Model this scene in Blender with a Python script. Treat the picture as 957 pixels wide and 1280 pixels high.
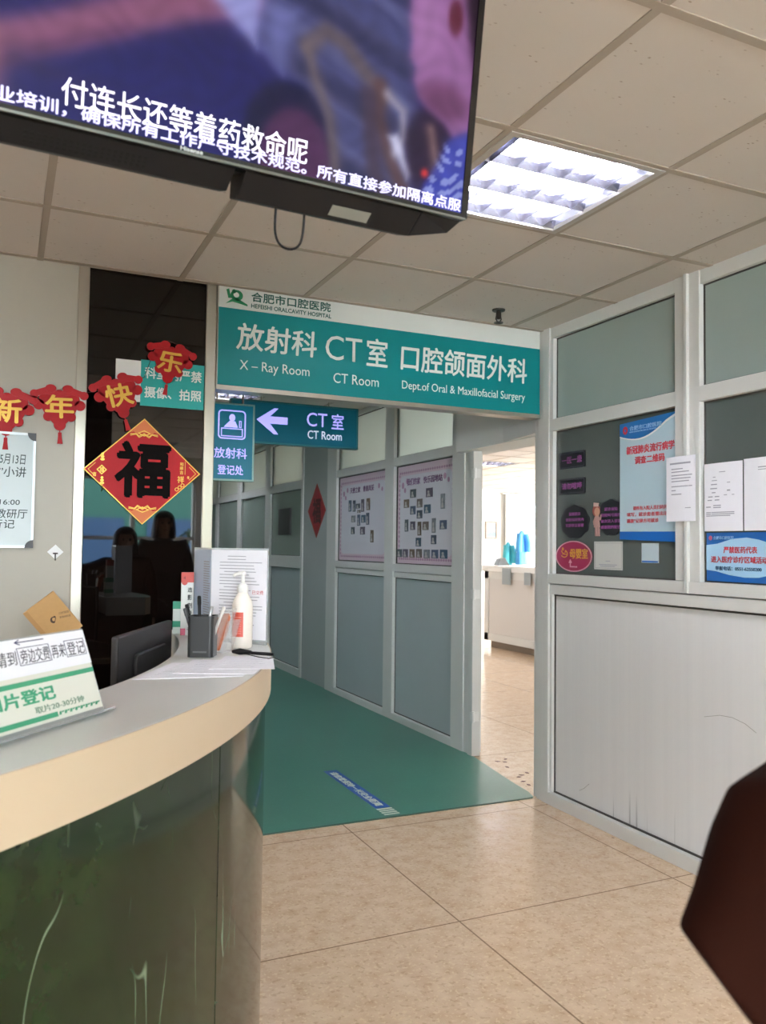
import bpy, bmesh, math, random
from mathutils import Vector, Matrix
random.seed(7)
PI = math.pi
V = Vector
D = bpy.data
COL = bpy.context.scene.collection
for o in list(D.objects):
    D.objects.remove(o, do_unlink=True)

# ------------------------------------------------------------------ camera, sky, exposure
scn = bpy.context.scene
EYE = V((0, 0, 1.375))
yaw, pit, roll = math.radians(24.662), math.radians(2.452), math.radians(0.700)
fwd = V((math.sin(yaw) * math.cos(pit), math.cos(yaw) * math.cos(pit), math.sin(pit)))
rt = V((math.cos(yaw), -math.sin(yaw), 0))
upv = rt.cross(fwd)
rr = rt * math.cos(roll) + upv * math.sin(roll)
uu = -rt * math.sin(roll) + upv * math.cos(roll)
cam = D.objects.new('camera', D.cameras.new('camera'))
COL.objects.link(cam)
m = Matrix((rr, uu, -fwd)).transposed().to_4x4()
m.translation = EYE
cam.matrix_world = m
cam.data.sensor_fit = 'VERTICAL'
cam.data.sensor_height = 36
cam.data.sensor_width = 36
cam.data.lens = 1032.6 / 1280 * 36
cam.data.clip_start = 0.05
cam.data.dof.use_dof = True
cam.data.dof.focus_distance = 3.2
cam.data.dof.aperture_fstop = 6.5
scn.camera = cam
scn.view_settings.view_transform = 'Standard'
scn.view_settings.look = 'None'
scn.view_settings.gamma = 1
scn.view_settings.use_curve_mapping = False
scn.view_settings.exposure = 1.0
TUBE = 115.0            # ceiling tube brightness
SKY = 18.0              # daylight outside the windows
w = D.worlds.new('sky')
scn.world = w
w.use_nodes = True
bg = w.node_tree.nodes['Background']
bg.inputs[0].default_value = (0.86, 0.94, 1.0, 1)
bg.inputs[1].default_value = SKY
scn.cycles.max_bounces = 8
scn.cycles.diffuse_bounces = 5
scn.cycles.sample_clamp_indirect = 6
scn.cycles.use_denoising = True


def window_light(name, loc, rot, sx, sy, power, col=(0.93, 0.97, 1.0)):
    l = D.lights.new(name, 'AREA')
    l.shape = 'RECTANGLE'
    l.size, l.size_y = sx, sy
    l.energy = power
    l.color = col
    o = D.objects.new(name, l)
    o.location = loc
    o.rotation_euler = rot
    COL.objects.link(o)
    return o


# daylight arriving through the windows behind the viewer and through unseen windows added to the far room
pt = window_light('window_daylight', (-0.2, -4.13, 1.6), (-PI / 2, 0, 0), 4.6, 1.4, 1)
pt.data.cycles.is_portal = True
pt = window_light('added_window_daylight', (11.13, 10.5, 1.65), (0, PI / 2, 0), 1.4, 4.6, 1)
pt.data.cycles.is_portal = True


# ------------------------------------------------------------------ materials
def lin(c):
    c = c / 255
    return c / 12.92 if c <= 0.04045 else ((c + 0.055) / 1.055) ** 2.4


def rgb(h):
    if isinstance(h, str):
        h = h.lstrip('#')
        return tuple(lin(int(h[i:i + 2], 16)) for i in (0, 2, 4)) + (1,)
    return tuple(h) + (1,)


MATS = {}


def mat(name, col, rough=0.5, metal=0.0, spec=0.5, emit=0.0, noise=0.0, nscale=30.0, bump=0.0, stretch=None,
        trans=0.0, ecol=None, alpha=1.0):
    if name in MATS:
        return MATS[name]
    m = D.materials.new(name)
    m.use_nodes = True
    nt = m.node_tree
    b = nt.nodes['Principled BSDF']
    c = rgb(col)
    b.inputs['Base Color'].default_value = c
    b.inputs['Roughness'].default_value = rough
    b.inputs['Metallic'].default_value = metal
    b.inputs['Specular IOR Level'].default_value = spec
    b.inputs['Transmission Weight'].default_value = trans
    b.inputs['Alpha'].default_value = alpha
    if emit:
        b.inputs['Emission Color'].default_value = rgb(ecol) if ecol else c
        b.inputs['Emission Strength'].default_value = emit
    if noise or bump:
        tc = nt.nodes.new('ShaderNodeTexCoord')
        mp = nt.nodes.new('ShaderNodeMapping')
        if stretch:
            mp.inputs['Scale'].default_value = stretch
        n = nt.nodes.new('ShaderNodeTexNoise')
        n.inputs['Scale'].default_value = nscale
        n.inputs['Detail'].default_value = 4
        nt.links.new(tc.outputs['Object'], mp.inputs[0])
        nt.links.new(mp.outputs[0], n.inputs['Vector'])
        if noise:
            mx = nt.nodes.new('ShaderNodeMix')
            mx.data_type = 'RGBA'
            mx.inputs['A'].default_value = tuple(max(0, x * (1 - noise)) for x in c[:3]) + (1,)
            mx.inputs['B'].default_value = tuple(min(1, x * (1 + noise)) for x in c[:3]) + (1,)
            nt.links.new(n.outputs['Fac'], mx.inputs['Factor'])
            nt.links.new(mx.outputs['Result'], b.inputs['Base Color'])
        if bump:
            bp = nt.nodes.new('ShaderNodeBump')
            bp.inputs['Strength'].default_value = bump
            bp.inputs['Distance'].default_value = 0.002
            nt.links.new(n.outputs['Fac'], bp.inputs['Height'])
            nt.links.new(bp.outputs['Normal'], b.inputs['Normal'])
    MATS[name] = m
    return m


class NT:
    """small helper for hand-made node materials"""
    def __init__(s, name, rough=0.5, spec=0.5):
        s.m = D.materials.new(name)
        s.m.use_nodes = True
        s.nt = s.m.node_tree
        s.b = s.nt.nodes['Principled BSDF']
        s.b.inputs['Roughness'].default_value = rough
        s.b.inputs['Specular IOR Level'].default_value = spec
        s.tc = s.nt.nodes.new('ShaderNodeTexCoord')
        MATS[name] = s.m

    def n(s, t, **k):
        x = s.nt.nodes.new(t)
        for a, v in k.items():
            setattr(x, a, v)
        return x

    def l(s, a, b):
        s.nt.links.new(a, b)

    def val(s, sock, v):
        if hasattr(v, 'is_output'):
            s.l(v, sock)
        else:
            sock.default_value = v

    def math(s, op, a, b=0.0, c=0.0):
        x = s.n('ShaderNodeMath', operation=op)
        s.val(x.inputs[0], a)
        s.val(x.inputs[1], b)
        s.val(x.inputs[2], c)
        return x.outputs[0]

    def mix(s, f, a, b):
        x = s.n('ShaderNodeMix', data_type='RGBA')
        s.val(x.inputs['Factor'], f)
        s.val(x.inputs['A'], a)
        s.val(x.inputs['B'], b)
        return x.outputs['Result']

    def noise(s, scale, detail=3, vec=None, rough=0.5):
        x = s.n('ShaderNodeTexNoise')
        x.inputs['Scale'].default_value = scale
        x.inputs['Detail'].default_value = detail
        x.inputs['Roughness'].default_value = rough
        s.l(vec if vec is not None else s.tc.outputs['Object'], x.inputs['Vector'])
        return x.outputs['Fac']

    def vor(s, scale, feature='F1', vec=None):
        x = s.n('ShaderNodeTexVoronoi', feature=feature)
        x.inputs['Scale'].default_value = scale
        s.l(vec if vec is not None else s.tc.outputs['Object'], x.inputs['Vector'])
        return x

    def ramp(s, f, a, b):
        x = s.n('ShaderNodeMapRange')
        s.val(x.inputs[0], f)
        x.inputs[1].default_value = a
        x.inputs[2].default_value = b
        return x.outputs[0]

    def xyz(s):
        x = s.n('ShaderNodeSeparateXYZ')
        s.l(s.tc.outputs['Object'], x.inputs[0])
        return x.outputs


def terrazzo():
    t = NT('terrazzo', 0.16, 0.5)
    x, y, z = t.xyz()
    base = t.mix(t.noise(1.3, 4), rgb('d8bb9c'), rgb('e0c8ac'))
    base = t.mix(t.ramp(t.noise(14, 5), .35, .7), base, rgb('ccad8e'))
    chips = t.ramp(t.noise(70, 2), .57, .64)
    base = t.mix(t.math('MULTIPLY', chips, .75), base, rgb('e2cba8'))
    chips2 = t.ramp(t.noise(52, 2), .42, .35)
    base = t.mix(t.math('MULTIPLY', chips2, .28), base, rgb('96714f'))
    v = t.vor(3.1)
    spot = t.ramp(v.outputs['Distance'], .030, .018)
    base = t.mix(t.math('MULTIPLY', spot, .6), base, rgb('5d4530'))

    def seam(c, o, p):
        f = t.math('PINGPONG', t.math('SUBTRACT', c, o), p / 2)
        return t.ramp(f, .0045, .002)
    s = t.math('MAXIMUM', seam(x, 1.57, 1.03), seam(y, 2.70, 1.03))
    base = t.mix(t.math('MULTIPLY', s, .75), base, rgb('6e5238'))
    t.l(base, t.b.inputs['Base Color'])
    t.l(t.math('MULTIPLY_ADD', t.noise(5, 3), .14, .12), t.b.inputs['Roughness'])
    return t.m


def ceiling_mat():
    t = NT('mineral_tile', 0.9, 0.2)
    base = t.mix(t.noise(2, 3), rgb('c9c2ba'), rgb('d1cac3'))
    sep = t.n('ShaderNodeMapping')
    sep.inputs['Scale'].default_value = (1, 2.2, 1)
    sep.inputs['Rotation'].default_value = (0, 0, .5)
    t.l(t.tc.outputs['Object'], sep.inputs[0])
    v = t.vor(26, vec=sep.outputs[0])
    pit_ = t.ramp(v.outputs['Distance'], .16, .09)
    keep = t.ramp(t.noise(9, 2), .52, .60)
    base = t.mix(t.math('MULTIPLY', t.math('MULTIPLY', pit_, keep), .75), base, rgb('8b7a66'))
    t.l(base, t.b.inputs['Base Color'])
    return t.m


def marble():
    t = NT('green_marble', 0.09, 0.34)
    n1 = t.noise(2.2, 6, rough=.6)
    base = t.mix(n1, rgb('0c160b'), rgb('1b2d14'))
    base = t.mix(t.ramp(t.noise(7, 6, rough=.65), .45, .8), base, rgb('2a3d20'))
    mp = t.n('ShaderNodeMapping')
    mp.inputs['Scale'].default_value = (1.6, 1.6, .55)
    mp.inputs['Rotation'].default_value = (.3, .5, .2)
    t.l(t.tc.outputs['Object'], mp.inputs[0])
    dist = t.n('ShaderNodeMix', data_type='VECTOR')
    wn = t.n('ShaderNodeTexNoise')
    wn.inputs['Scale'].default_value = 3
    t.l(mp.outputs[0], wn.inputs['Vector'])
    dist.inputs['Factor'].default_value = .36
    t.l(mp.outputs[0], dist.inputs['A'])
    t.l(wn.outputs['Color'], dist.inputs['B'])
    v = t.vor(5.5, 'DISTANCE_TO_EDGE', dist.outputs['Result'])
    vein = t.ramp(v.outputs['Distance'], .0085, .001)
    mask = t.ramp(t.noise(4.2, 3), .46, .60)
    base = t.mix(t.math('MULTIPLY', t.math('MULTIPLY', vein, mask), .6), base, rgb('a6b99c'))
    t.l(base, t.b.inputs['Base Color'])
    return t.m


def aluminium_panel():
    t = NT('laminate_panel', 0.42, 0.4)
    mp = t.n('ShaderNodeMapping')
    mp.inputs['Scale'].default_value = (30, 30, .4)
    t.l(t.tc.outputs['Object'], mp.inputs[0])
    f = t.noise(1.0, 3, mp.outputs[0])
    base = t.mix(f, rgb('dadada'), rgb('e4e4e3'))
    x, y, z = t.xyz()
    # fine drip streaks along the bottom edge and a few scuffs
    mp2 = t.n('ShaderNodeMapping')
    mp2.inputs['Scale'].default_value = (42, 42, 1.3)
    t.l(t.tc.outputs['Object'], mp2.inputs[0])
    st = t.ramp(t.noise(1.0, 1, mp2.outputs[0]), .70, .76)
    low = t.ramp(z, .24, .08)
    base = t.mix(t.math('MULTIPLY', t.math('MULTIPLY', st, low), .55), base, rgb('6f6f6c'))
    t.l(base, t.b.inputs['Base Color'])
    return t.m


def vinyl():
    t = NT('green_vinyl', 0.30, 0.5)
    base = t.mix(t.noise(1.6, 4), rgb('3b7766'), rgb('458773'))
    base = t.mix(t.math('MULTIPLY', t.ramp(t.noise(60, 2), .6, .7), .12), base, rgb('78b8a0'))
    t.l(base, t.b.inputs['Base Color'])
    return t.m


TERR = terrazzo()
CEIL = ceiling_mat()
MARB = marble()
PANEL = aluminium_panel()
VINYL = vinyl()
ALU = mat('white_aluminium', 'd6d6d2', 0.38, 0.0, 0.5, noise=.03, nscale=6)
ALU_D = mat('frame_gasket', '3d3a36', 0.6)
STEEL = mat('brushed_steel', 'b9b2a4', 0.30, 0.9, noise=.06, nscale=20, stretch=(1, 1, .02))
WALLP = mat('wall_laminate', 'aba597', 0.45, noise=.02, nscale=3)
WALLW = mat('white_paint', 'e2e2df', 0.7, noise=.02, nscale=4)
FROST = mat('frosted_glass', '9ba9a3', 0.33, 0, 0.5, noise=.08, nscale=2.5)
GREYG = mat('grey_glass', '565d59', 0.20, 0, 0.5, noise=.07, nscale=2)
PALEG = mat('pale_frosted_glass', 'd3dcd2', 0.55, 0, 0.5, noise=.05, nscale=2, trans=.75)
DARKP = mat('dark_gloss_panel', '0d0806', 0.025, 0, 0.5, noise=.2, nscale=2)
TEAL = mat('teal_board', '038286', 0.4, 0, 0.3, noise=.02, nscale=5)
TEAL2 = mat('backlit_teal', '0a6076', 0.3, emit=.10)
WHITE = mat('white_plastic', 'e6e6e3', 0.4)
PAPER = mat('white_paper', 'eeedf3', 0.75, noise=.02, nscale=40)
LETW = mat('white_lettering', 'e9ece8', 0.5)
LETL = mat('backlit_lettering', 'b9b4ff', 0.4, emit=.5, ecol='aaa4ff')
INK = mat('black_ink', '1c1c1c', 0.6)
INKB = mat('blue_marker_ink', '2b2a55', 0.6)
GREYTX = mat('grey_print', 'a4a4ae', 0.7)
RED = mat('red_paper', 'a60d17', 0.5, 0, 0.25, noise=.08, nscale=60)
GOLD = mat('gold_foil', 'e0b04a', 0.28, 0.35, noise=.1, nscale=50)
ORNG = mat('orange_print', 'c4642c', 0.5)
REDPR = mat('red_print', 'c23a48', 0.6)
BLACK = mat('black_plastic', '121214', 0.5, 0, 0.3, noise=.1, nscale=60)
BLACKG = mat('black_gloss', '0c0c0f', 0.15)
DKGREY = mat('dark_grey_plastic', '3a3a3c', 0.45)
GREEN = mat('green_print', '3f9a72', 0.55)
BLUE = mat('blue_print', '1463b4', 0.5)
LBLUE = mat('pale_blue_print', 'a9cfe4', 0.5)
KRAFT = mat('kraft_paper', 'c39a63', 0.7, noise=.06, nscale=80)
TOPW = mat('sky_greyed_laminate', 'd6d8d4', 0.30, noise=.02, nscale=5)  # cream top greyed in its colour for the sky it reflects
CREAM = mat('bounce_warmed_band', 'c6b297', 0.5, noise=.02, nscale=5)  # side band colour carries the warm bounce from the floor
SKIN = mat('skin', 'c99e82', 0.5, noise=.04, nscale=20)
HAIR = mat('dark_brown_hair', '170c08', 0.5, noise=.5, nscale=30, stretch=(8, 8, .6), bump=.6)
COATB = mat('brown_coat_cloth', '25100a', 0.9, 0, 0.05, noise=.18, nscale=7)
COATK = mat('black_coat_cloth', '1d1a1a', 0.8, noise=.2, nscale=120)
TROU = mat('dark_trouser_cloth', '1c1d24', 0.8, noise=.2, nscale=90)
CLEAR = None


def clear_acrylic():
    m_ = D.materials.new('clear_acrylic')
    m_.use_nodes = True
    nt = m_.node_tree
    b = nt.nodes['Principled BSDF']
    b.inputs['Base Color'].default_value = (.97, .98, .98, 1)
    b.inputs['Roughness'].default_value = .03
    b.inputs['Transmission Weight'].default_value = .0
    b.inputs['Alpha'].default_value = .22
    MATS['clear_acrylic'] = m_
    return m_


CLEAR = clear_acrylic()


# ------------------------------------------------------------------ mesh helpers
class MB:
    def __init__(s):
        s.v, s.f, s.sm = [], [], []

    def add(s, vs, fs, smooth=False):
        b = len(s.v)
        s.v += [V(p) for p in vs]
        s.f += [tuple(i + b for i in f) for f in fs]
        s.sm += [smooth] * len(fs)
        return s

    def box(s, a, b):
        x0, y0, z0 = (min(a[i], b[i]) for i in range(3))
        x1, y1, z1 = (max(a[i], b[i]) for i in range(3))
        return s.add([(x0, y0, z0), (x1, y0, z0), (x1, y1, z0), (x0, y1, z0), (x0, y0, z1), (x1, y0, z1), (x1, y1, z1), (x0, y1, z1)],
                     [(0, 3, 2, 1), (4, 5, 6, 7), (0, 1, 5, 4), (1, 2, 6, 5), (2, 3, 7, 6), (3, 0, 4, 7)])

    def quad(s, *p):
        return s.add(p, [tuple(range(len(p)))])

    def prism(s, bot, top, smooth=False):
        """bot, top: matching rings (bot wound counter-clockwise seen from the top side)"""
        n = len(bot)
        b = len(s.v)
        s.v += [V(p) for p in bot] + [V(p) for p in top]
        s.f += [tuple(b + i for i in reversed(range(n))), tuple(b + n + i for i in range(n))]
        s.sm += [False, False]
        for i in range(n):
            j = (i + 1) % n
            s.f.append((b + i, b + j, b + n + j, b + n + i))
            s.sm.append(smooth)
        return s

    def tube(s, pts, r, n=10, closed=False, cap=True):
        pts = [V(p) for p in pts]
        rs = r if isinstance(r, (list, tuple)) else [r] * len(pts)
        rings = []
        prev = None
        N = len(pts)
        for i, p in enumerate(pts):
            if closed:
                d = pts[(i + 1) % N] - pts[i - 1]
            else:
                d = pts[min(i + 1, N - 1)] - pts[max(i - 1, 0)]
            d.normalize()
            if prev is None:
                a = d.orthogonal().normalized()
            else:
                a = (prev - d * prev.dot(d))
                a = a.normalized() if a.length > 1e-6 else d.orthogonal().normalized()
            prev = a
            c = d.cross(a)
            b = len(s.v)
            for k in range(n):
                t = 2 * PI * k / n
                s.v.append(p + (a * math.cos(t) + c * math.sin(t)) * rs[i])
            rings.append(b)
        for i in range(N if closed else N - 1):
            b0, b1 = rings[i], rings[(i + 1) % N]
            for k in range(n):
                s.f.append((b0 + k, b0 + (k + 1) % n, b1 + (k + 1) % n, b1 + k))
                s.sm.append(True)
        if cap and not closed:
            s.f.append(tuple(rings[0] + k for k in reversed(range(n))))
            s.f.append(tuple(rings[-1] + k for k in range(n)))
            s.sm += [False, False]
        return s

    def lathe(s, c, prof, n=24, axis='z'):
        c = V(c)
        rings = []
        for r, z in prof:
            b = len(s.v)
            for k in range(n):
                t = 2 * PI * k / n
                s.v.append(c + V((r * math.cos(t), r * math.sin(t), z)))
            rings.append(b)
        for i in range(len(prof) - 1):
            for k in range(n):
                s.f.append((rings[i] + k, rings[i] + (k + 1) % n, rings[i + 1] + (k + 1) % n, rings[i + 1] + k))
                s.sm.append(True)
        s.f.append(tuple(rings[0] + k for k in reversed(range(n))))
        s.f.append(tuple(rings[-1] + k for k in range(n)))
        s.sm += [False, False]
        return s

    def ball(s, c, rx, ry=None, rz=None, nu=16, nv=10):
        ry = ry or rx
        rz = rz or rx
        c = V(c)
        prof = []
        b = len(s.v)
        for i in range(nv + 1):
            ph = -PI / 2 + PI * i / nv
            for k in range(nu):
                t = 2 * PI * k / nu
                s.v.append(c + V((rx * math.cos(ph) * math.cos(t), ry * math.cos(ph) * math.sin(t), rz * math.sin(ph))))
        for i in range(nv):
            for k in range(nu):
                s.f.append((b + i * nu + k, b + i * nu + (k + 1) % nu, b + (i + 1) * nu + (k + 1) % nu, b + (i + 1) * nu + k))
                s.sm.append(True)
        return s

    def build(s, name, m, parent=None, bevel=0.0, seg=2):
        base = world_base(parent)
        me = D.meshes.new(name)
        me.from_pydata([v - base for v in s.v], [], s.f)
        me.materials.append(m)
        me.polygons.foreach_set('use_smooth', s.sm)
        me.update()
        if any(s.sm):
            me.set_sharp_from_angle(angle=math.radians(45))
        o = D.objects.new(name, me)
        COL.objects.link(o)
        if parent:
            o.parent = parent
        if bevel:
            b = o.modifiers.new('edge', 'BEVEL')
            b.width = bevel
            b.segments = seg
            b.limit_method = 'ANGLE'
        return o


def world_base(p):
    b = V((0, 0, 0))
    while p is not None:
        b = b + V(p.location)
        p = p.parent
    return b


def tag(o, label=None, cat=None, group=None, kind=None):
    if label:
        o['label'] = label
    if cat:
        o['category'] = cat
    if group:
        o['group'] = group
    if kind:
        o['kind'] = kind
    return o


def thing(name, label, cat, loc, group=None):
    o = D.objects.new(name, None)
    o.empty_display_size = .05
    o.location = loc
    COL.objects.link(o)
    return tag(o, label, cat, group)


def structure(name, mb, m, bevel=0):
    return tag(mb.build(name, m, None, bevel), kind='structure')


class Fr:
    """a plane in the room: origin, right, up, normal towards the viewer"""
    def __init__(s, o, r, u):
        s.o, s.r, s.u = V(o), V(r).normalized(), V(u).normalized()
        s.n = s.r.cross(s.u)

    def P(s, a, b, c=0.0):
        return s.o + s.r * a + s.u * b + s.n * c

    def rot(s, a, b, deg, c=0.0):
        t = math.radians(deg)
        return Fr(s.P(a, b, c), s.r * math.cos(t) + s.u * math.sin(t), s.u * math.cos(t) - s.r * math.sin(t))


def plate(mb, fr, a0, b0, a1, b1, c0=0.0, c1=0.003):
    return poly(mb, fr, [(a0, b0), (a1, b0), (a1, b1), (a0, b1)], c0, c1)


def poly(mb, fr, pts, c0=0.0, c1=0.003, smooth=False):
    ar = sum(pts[i][0] * pts[(i + 1) % len(pts)][1] - pts[(i + 1) % len(pts)][0] * pts[i][1] for i in range(len(pts)))
    if ar < 0:
        pts = pts[::-1]
    return mb.prism([fr.P(a, b, c0) for a, b in pts], [fr.P(a, b, c1) for a, b in pts], smooth)


def ellipse(a, b, ra, rb, n=32, t0=0.0, t1=2 * PI):
    return [(a + ra * math.cos(t0 + (t1 - t0) * i / n), b + rb * math.sin(t0 + (t1 - t0) * i / n)) for i in range(n)]


def rrect(a0, b0, a1, b1, r, n=5):
    out = []
    for cx, cy, s in ((a1 - r, b0 + r, -PI / 2), (a1 - r, b1 - r, 0), (a0 + r, b1 - r, PI / 2), (a0 + r, b0 + r, PI)):
        out += [(cx + r * math.cos(s + PI / 2 * i / n), cy + r * math.sin(s + PI / 2 * i / n)) for i in range(n + 1)]
    return out


def ring(mb, fr, outer, inner, c0, c1):
    """frame between two matching outlines"""
    n = len(outer)
    b = len(mb.v)
    for pts, c in ((outer, c1), (inner, c1), (outer, c0), (inner, c0)):
        mb.v += [fr.P(a, bb, c) for a, bb in pts]
    for i in range(n):
        j = (i + 1) % n
        mb.f += [(b + i, b + j, b + n + j, b + n + i), (b + 2 * n + i, b + 2 * n + j, b + j, b + i), (b + n + i, b + n + j, b + 3 * n + j, b + 3 * n + i)]
        mb.sm += [False] * 3
    return mb


def frame_ring(mb, fr, a0, b0, a1, b1, w, c0, c1):
    return ring(mb, fr, [(a0, b0), (a1, b0), (a1, b1), (a0, b1)], [(a0 + w, b0 + w), (a1 - w, b0 + w), (a1 - w, b1 - w), (a0 + w, b1 - w)], c0, c1)


def text_shape(body, bold=0.0, spacing=1.0):
    cu = D.curves.new('text', 'FONT')
    cu.body = body
    cu.space_character = spacing
    cu.resolution_u = 3
    o = D.objects.new('text', cu)
    COL.objects.link(o)
    bpy.context.view_layer.update()
    dg = bpy.context.evaluated_depsgraph_get()
    me = D.meshes.new_from_object(o.evaluated_get(dg))
    vs = [(v.co.x, v.co.y) for v in me.vertices]
    fs = [tuple(p.vertices) for p in me.polygons]
    D.objects.remove(o)
    D.meshes.remove(me)
    D.curves.remove(cu)
    if bold > 0:                      # heavier strokes: the same outline laid down again, shifted a little
        v0, f0 = list(vs), list(fs)
        for k, (dx, dy) in enumerate(((1, 0), (-1, 0), (0, 1), (0, -1), (.7, .7), (-.7, -.7))[:4 if bold < .03 else 6]):
            n0 = len(vs)
            vs = vs + [(x + dx * bold, y + dy * bold) for x, y in v0]
            fs = fs + [tuple(i + n0 for i in f) for f in f0]
    return vs, fs


def text(name, body, fr, a0, b0, a1, b1, c, m, parent, bold=0.0, keep=False, spacing=1.0, thick=0.0012, slant=0.0):
    """lettering fitted into the rectangle a0..a1 x b0..b1 of a plane; keep=True keeps its own proportions (centred)"""
    vs, fs = text_shape(body, bold, spacing)
    if not vs:
        return None
    x0, x1 = min(p[0] for p in vs), max(p[0] for p in vs)
    y0, y1 = min(p[1] for p in vs), max(p[1] for p in vs)
    sx, sy = (a1 - a0) / max(x1 - x0, 1e-6), (b1 - b0) / max(y1 - y0, 1e-6)
    oa, ob = a0, b0
    if keep:
        k = min(sx, sy)
        oa, ob = (a0 + a1 - k * (x1 - x0)) / 2, (b0 + b1 - k * (y1 - y0)) / 2
        sx = sy = k
    mb = MB()
    n = len(vs)
    P2 = [(oa + (x - x0) * sx + slant * (y - y0) * sy, ob + (y - y0) * sy) for x, y in vs]
    per = n // (1 if bold <= 0 else (5 if bold < .03 else 7))     # vertices of one layer
    mb.v = [fr.P(a, b, c + thick + .00007 * (i // per)) for i, (a, b) in enumerate(P2)] + [fr.P(a, b, c) for a, b in P2]
    cnt = {}
    for f in fs:
        ar = 0
        for i in range(len(f)):
            p, q = P2[f[i]], P2[f[(i + 1) % len(f)]]
            ar += p[0] * q[1] - q[0] * p[1]
        if ar < 0:
            f = f[::-1]
        mb.f.append(f)
        mb.sm.append(False)
        for i in range(len(f)):
            e = (f[i], f[(i + 1) % len(f)])
            cnt[e] = cnt.get(e, 0) + 1
    for (i, j) in list(cnt):
        if (j, i) not in cnt:
            mb.f.append((j, i, i + n, j + n))
            mb.sm.append(False)
    return mb.build(name, m, parent)


def stroke(mb, fr, pts, wd, c0, c1):
    """flat pen stroke along a polyline"""
    for (p, q) in zip(pts[:-1], pts[1:]):
        p, q = V(p + (0,)), V(q + (0,))
        d = (q - p)
        if d.length < 1e-6:
            continue
        d.normalize()
        nn = V((-d.y, d.x, 0)) * wd / 2
        e = d * wd * .3
        poly(mb, fr, [tuple((p - nn - e)[:2]), tuple((q - nn + e)[:2]), tuple((q + nn + e)[:2]), tuple((p + nn - e)[:2])], c0, c1)
    return mb


FY = 3.83
RX = 2.735
BX = 2.88
H = 2.6
FRONT = Fr((0, FY, 0), (1, 0, 0), (0, 0, 1))          # a = X, b = z
RIGHT = Fr((RX, 0, 0), (0, -1, 0), (0, 0, 1))         # a = -Y, b = z
BOARD = Fr((BX, 0, 0), (0, -1, 0), (0, 0, 1))
XW, YB, XE, YE = -4.0, -4.0, 11.0, 14.4

# ------------------------------------------------------------------ floor and ceiling
structure('floor', MB().box((XW - .1, YB - .1, -.1), (XE + .1, YE + .1, 0)), TERR)
mb = MB()
mat_edge = [(.86, 3.862), (1.4, 3.858), (2.0, 3.864), (2.60, 3.858), (2.715, 3.868), (2.745, 3.96), (2.76, 4.10), (2.79, 4.30), (2.83, 4.55), (2.865, 4.76), (2.88, 4.9), (2.88, 13.5), (.86, 13.5)]
mb.prism([V((x, y, 0)) for x, y in mat_edge], [V((x, y, .003)) for x, y in mat_edge])
structure('floor_corridor', mb, VINYL)
mb = MB()
mb.box((.86, 3.852, 0), (2.70, 3.864, .0042))
tag(mb.build('trim_8', mat('vinyl_edge', '3d5a4c', .5)), kind='structure')
mb = MB()
for x, y in ((2.95, 4.60), (2.985, 4.57), (3.03, 4.63), (2.93, 4.46), (2.87, 4.24), (2.91, 4.27), (2.97, 4.30), (2.84, 4.15), (2.83, 4.08)):
    a = random.uniform(0, 3)
    pts = [(x + .012 * math.cos(a + k * PI / 2) * (1.5 if k % 2 else .9), y + .012 * math.sin(a + k * PI / 2) * (1.5 if k % 2 else .9)) for k in range(4)]
    mb.prism([V((p, q, 0)) for p, q in pts], [V((p, q, .0015)) for p, q in pts])
tag(mb.build('floor_fleck', mat('dark_fleck', '5a2a20', .6)), 'dark reddish worn flecks on the floor inside the open doorway', 'floor mark', kind='stuff')

LX = [1.311 + .6 * k for k in range(-9, 17)]
LY = [1.992 + .603 * k for k in range(-10, 21)]
LIGHTS = [(8 + 1, 10), (4, 10), (4, 5), (9, 2), (9, 17), (10, 24), (17, 23), (14, 20), (18, 17)]   # grid cells that hold a troffer
xs = [XW] + [x for x in LX if XW < x < XE] + [XE]
ys = [YB] + [y for y in LY if YB < y < YE] + [YE]


def cell(ix, iy):
    return LX[ix], LY[iy], LX[ix] + .6, LY[iy] + .603


holes = {(round(cell(*c)[0], 3), round(cell(*c)[1], 3)) for c in LIGHTS}
mb = MB()
for i in range(len(xs) - 1):
    for j in range(len(ys) - 1):
        if (round(xs[i], 3), round(ys[j], 3)) in holes:
            continue
        mb.quad((xs[i], ys[j], H), (xs[i], ys[j + 1], H), (xs[i + 1], ys[j + 1], H), (xs[i + 1], ys[j], H))
mb.box((XW - .1, YB - .1, H + .12), (XE + .1, YE + .1, H + .2))
ceil = structure('ceiling', mb, CEIL)
mb = MB()
for x in xs[1:-1]:
    mb.box((x - .013, YB, H - .003), (x + .013, YE, H + .01))
for y in ys[1:-1]:
    mb.box((XW, y - .013, H - .0035), (XE, y + .013, H + .01))
tag(mb.build('ceiling_grid', mat('grid_bar', 'a79c8e', .6), ceil), kind='structure')

# ------------------------------------------------------------------ walls
# front wall: white laminate panels, steel posts, dark gloss panel
mb = MB()
mb.box((XW, FY, 0), (.272, FY + .1, 1.417))
mb.box((XW, FY, 1.421), (.272, FY + .1, H + .1))
mb.box((XW, FY + .006, 1.41), (.272, FY + .1, 1.43))
structure('wall_front', mb, WALLP)
structure('trim_1', MB().box((.270, FY - .006, 0), (.317, FY + .1, H)), STEEL, .004)
structure('trim_2', MB().box((.834, FY - .006, 0), (.884, FY + .1, H)), STEEL, .004)
mb = MB()
mb.box((.317, FY + .004, 0), (.834, FY + .05, 1.4175))
mb.box((.317, FY + .004, 1.4215), (.834, FY + .05, H + .1))
mb.box((.317, FY + .010, 1.40), (.834, FY + .05, 1.44))
structure('wall_panel', mb, DARKP)
structure('wall_left', MB().box((XW - .1, YB, 0), (XW, FY + .1, H + .1)), WALLW)
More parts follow.
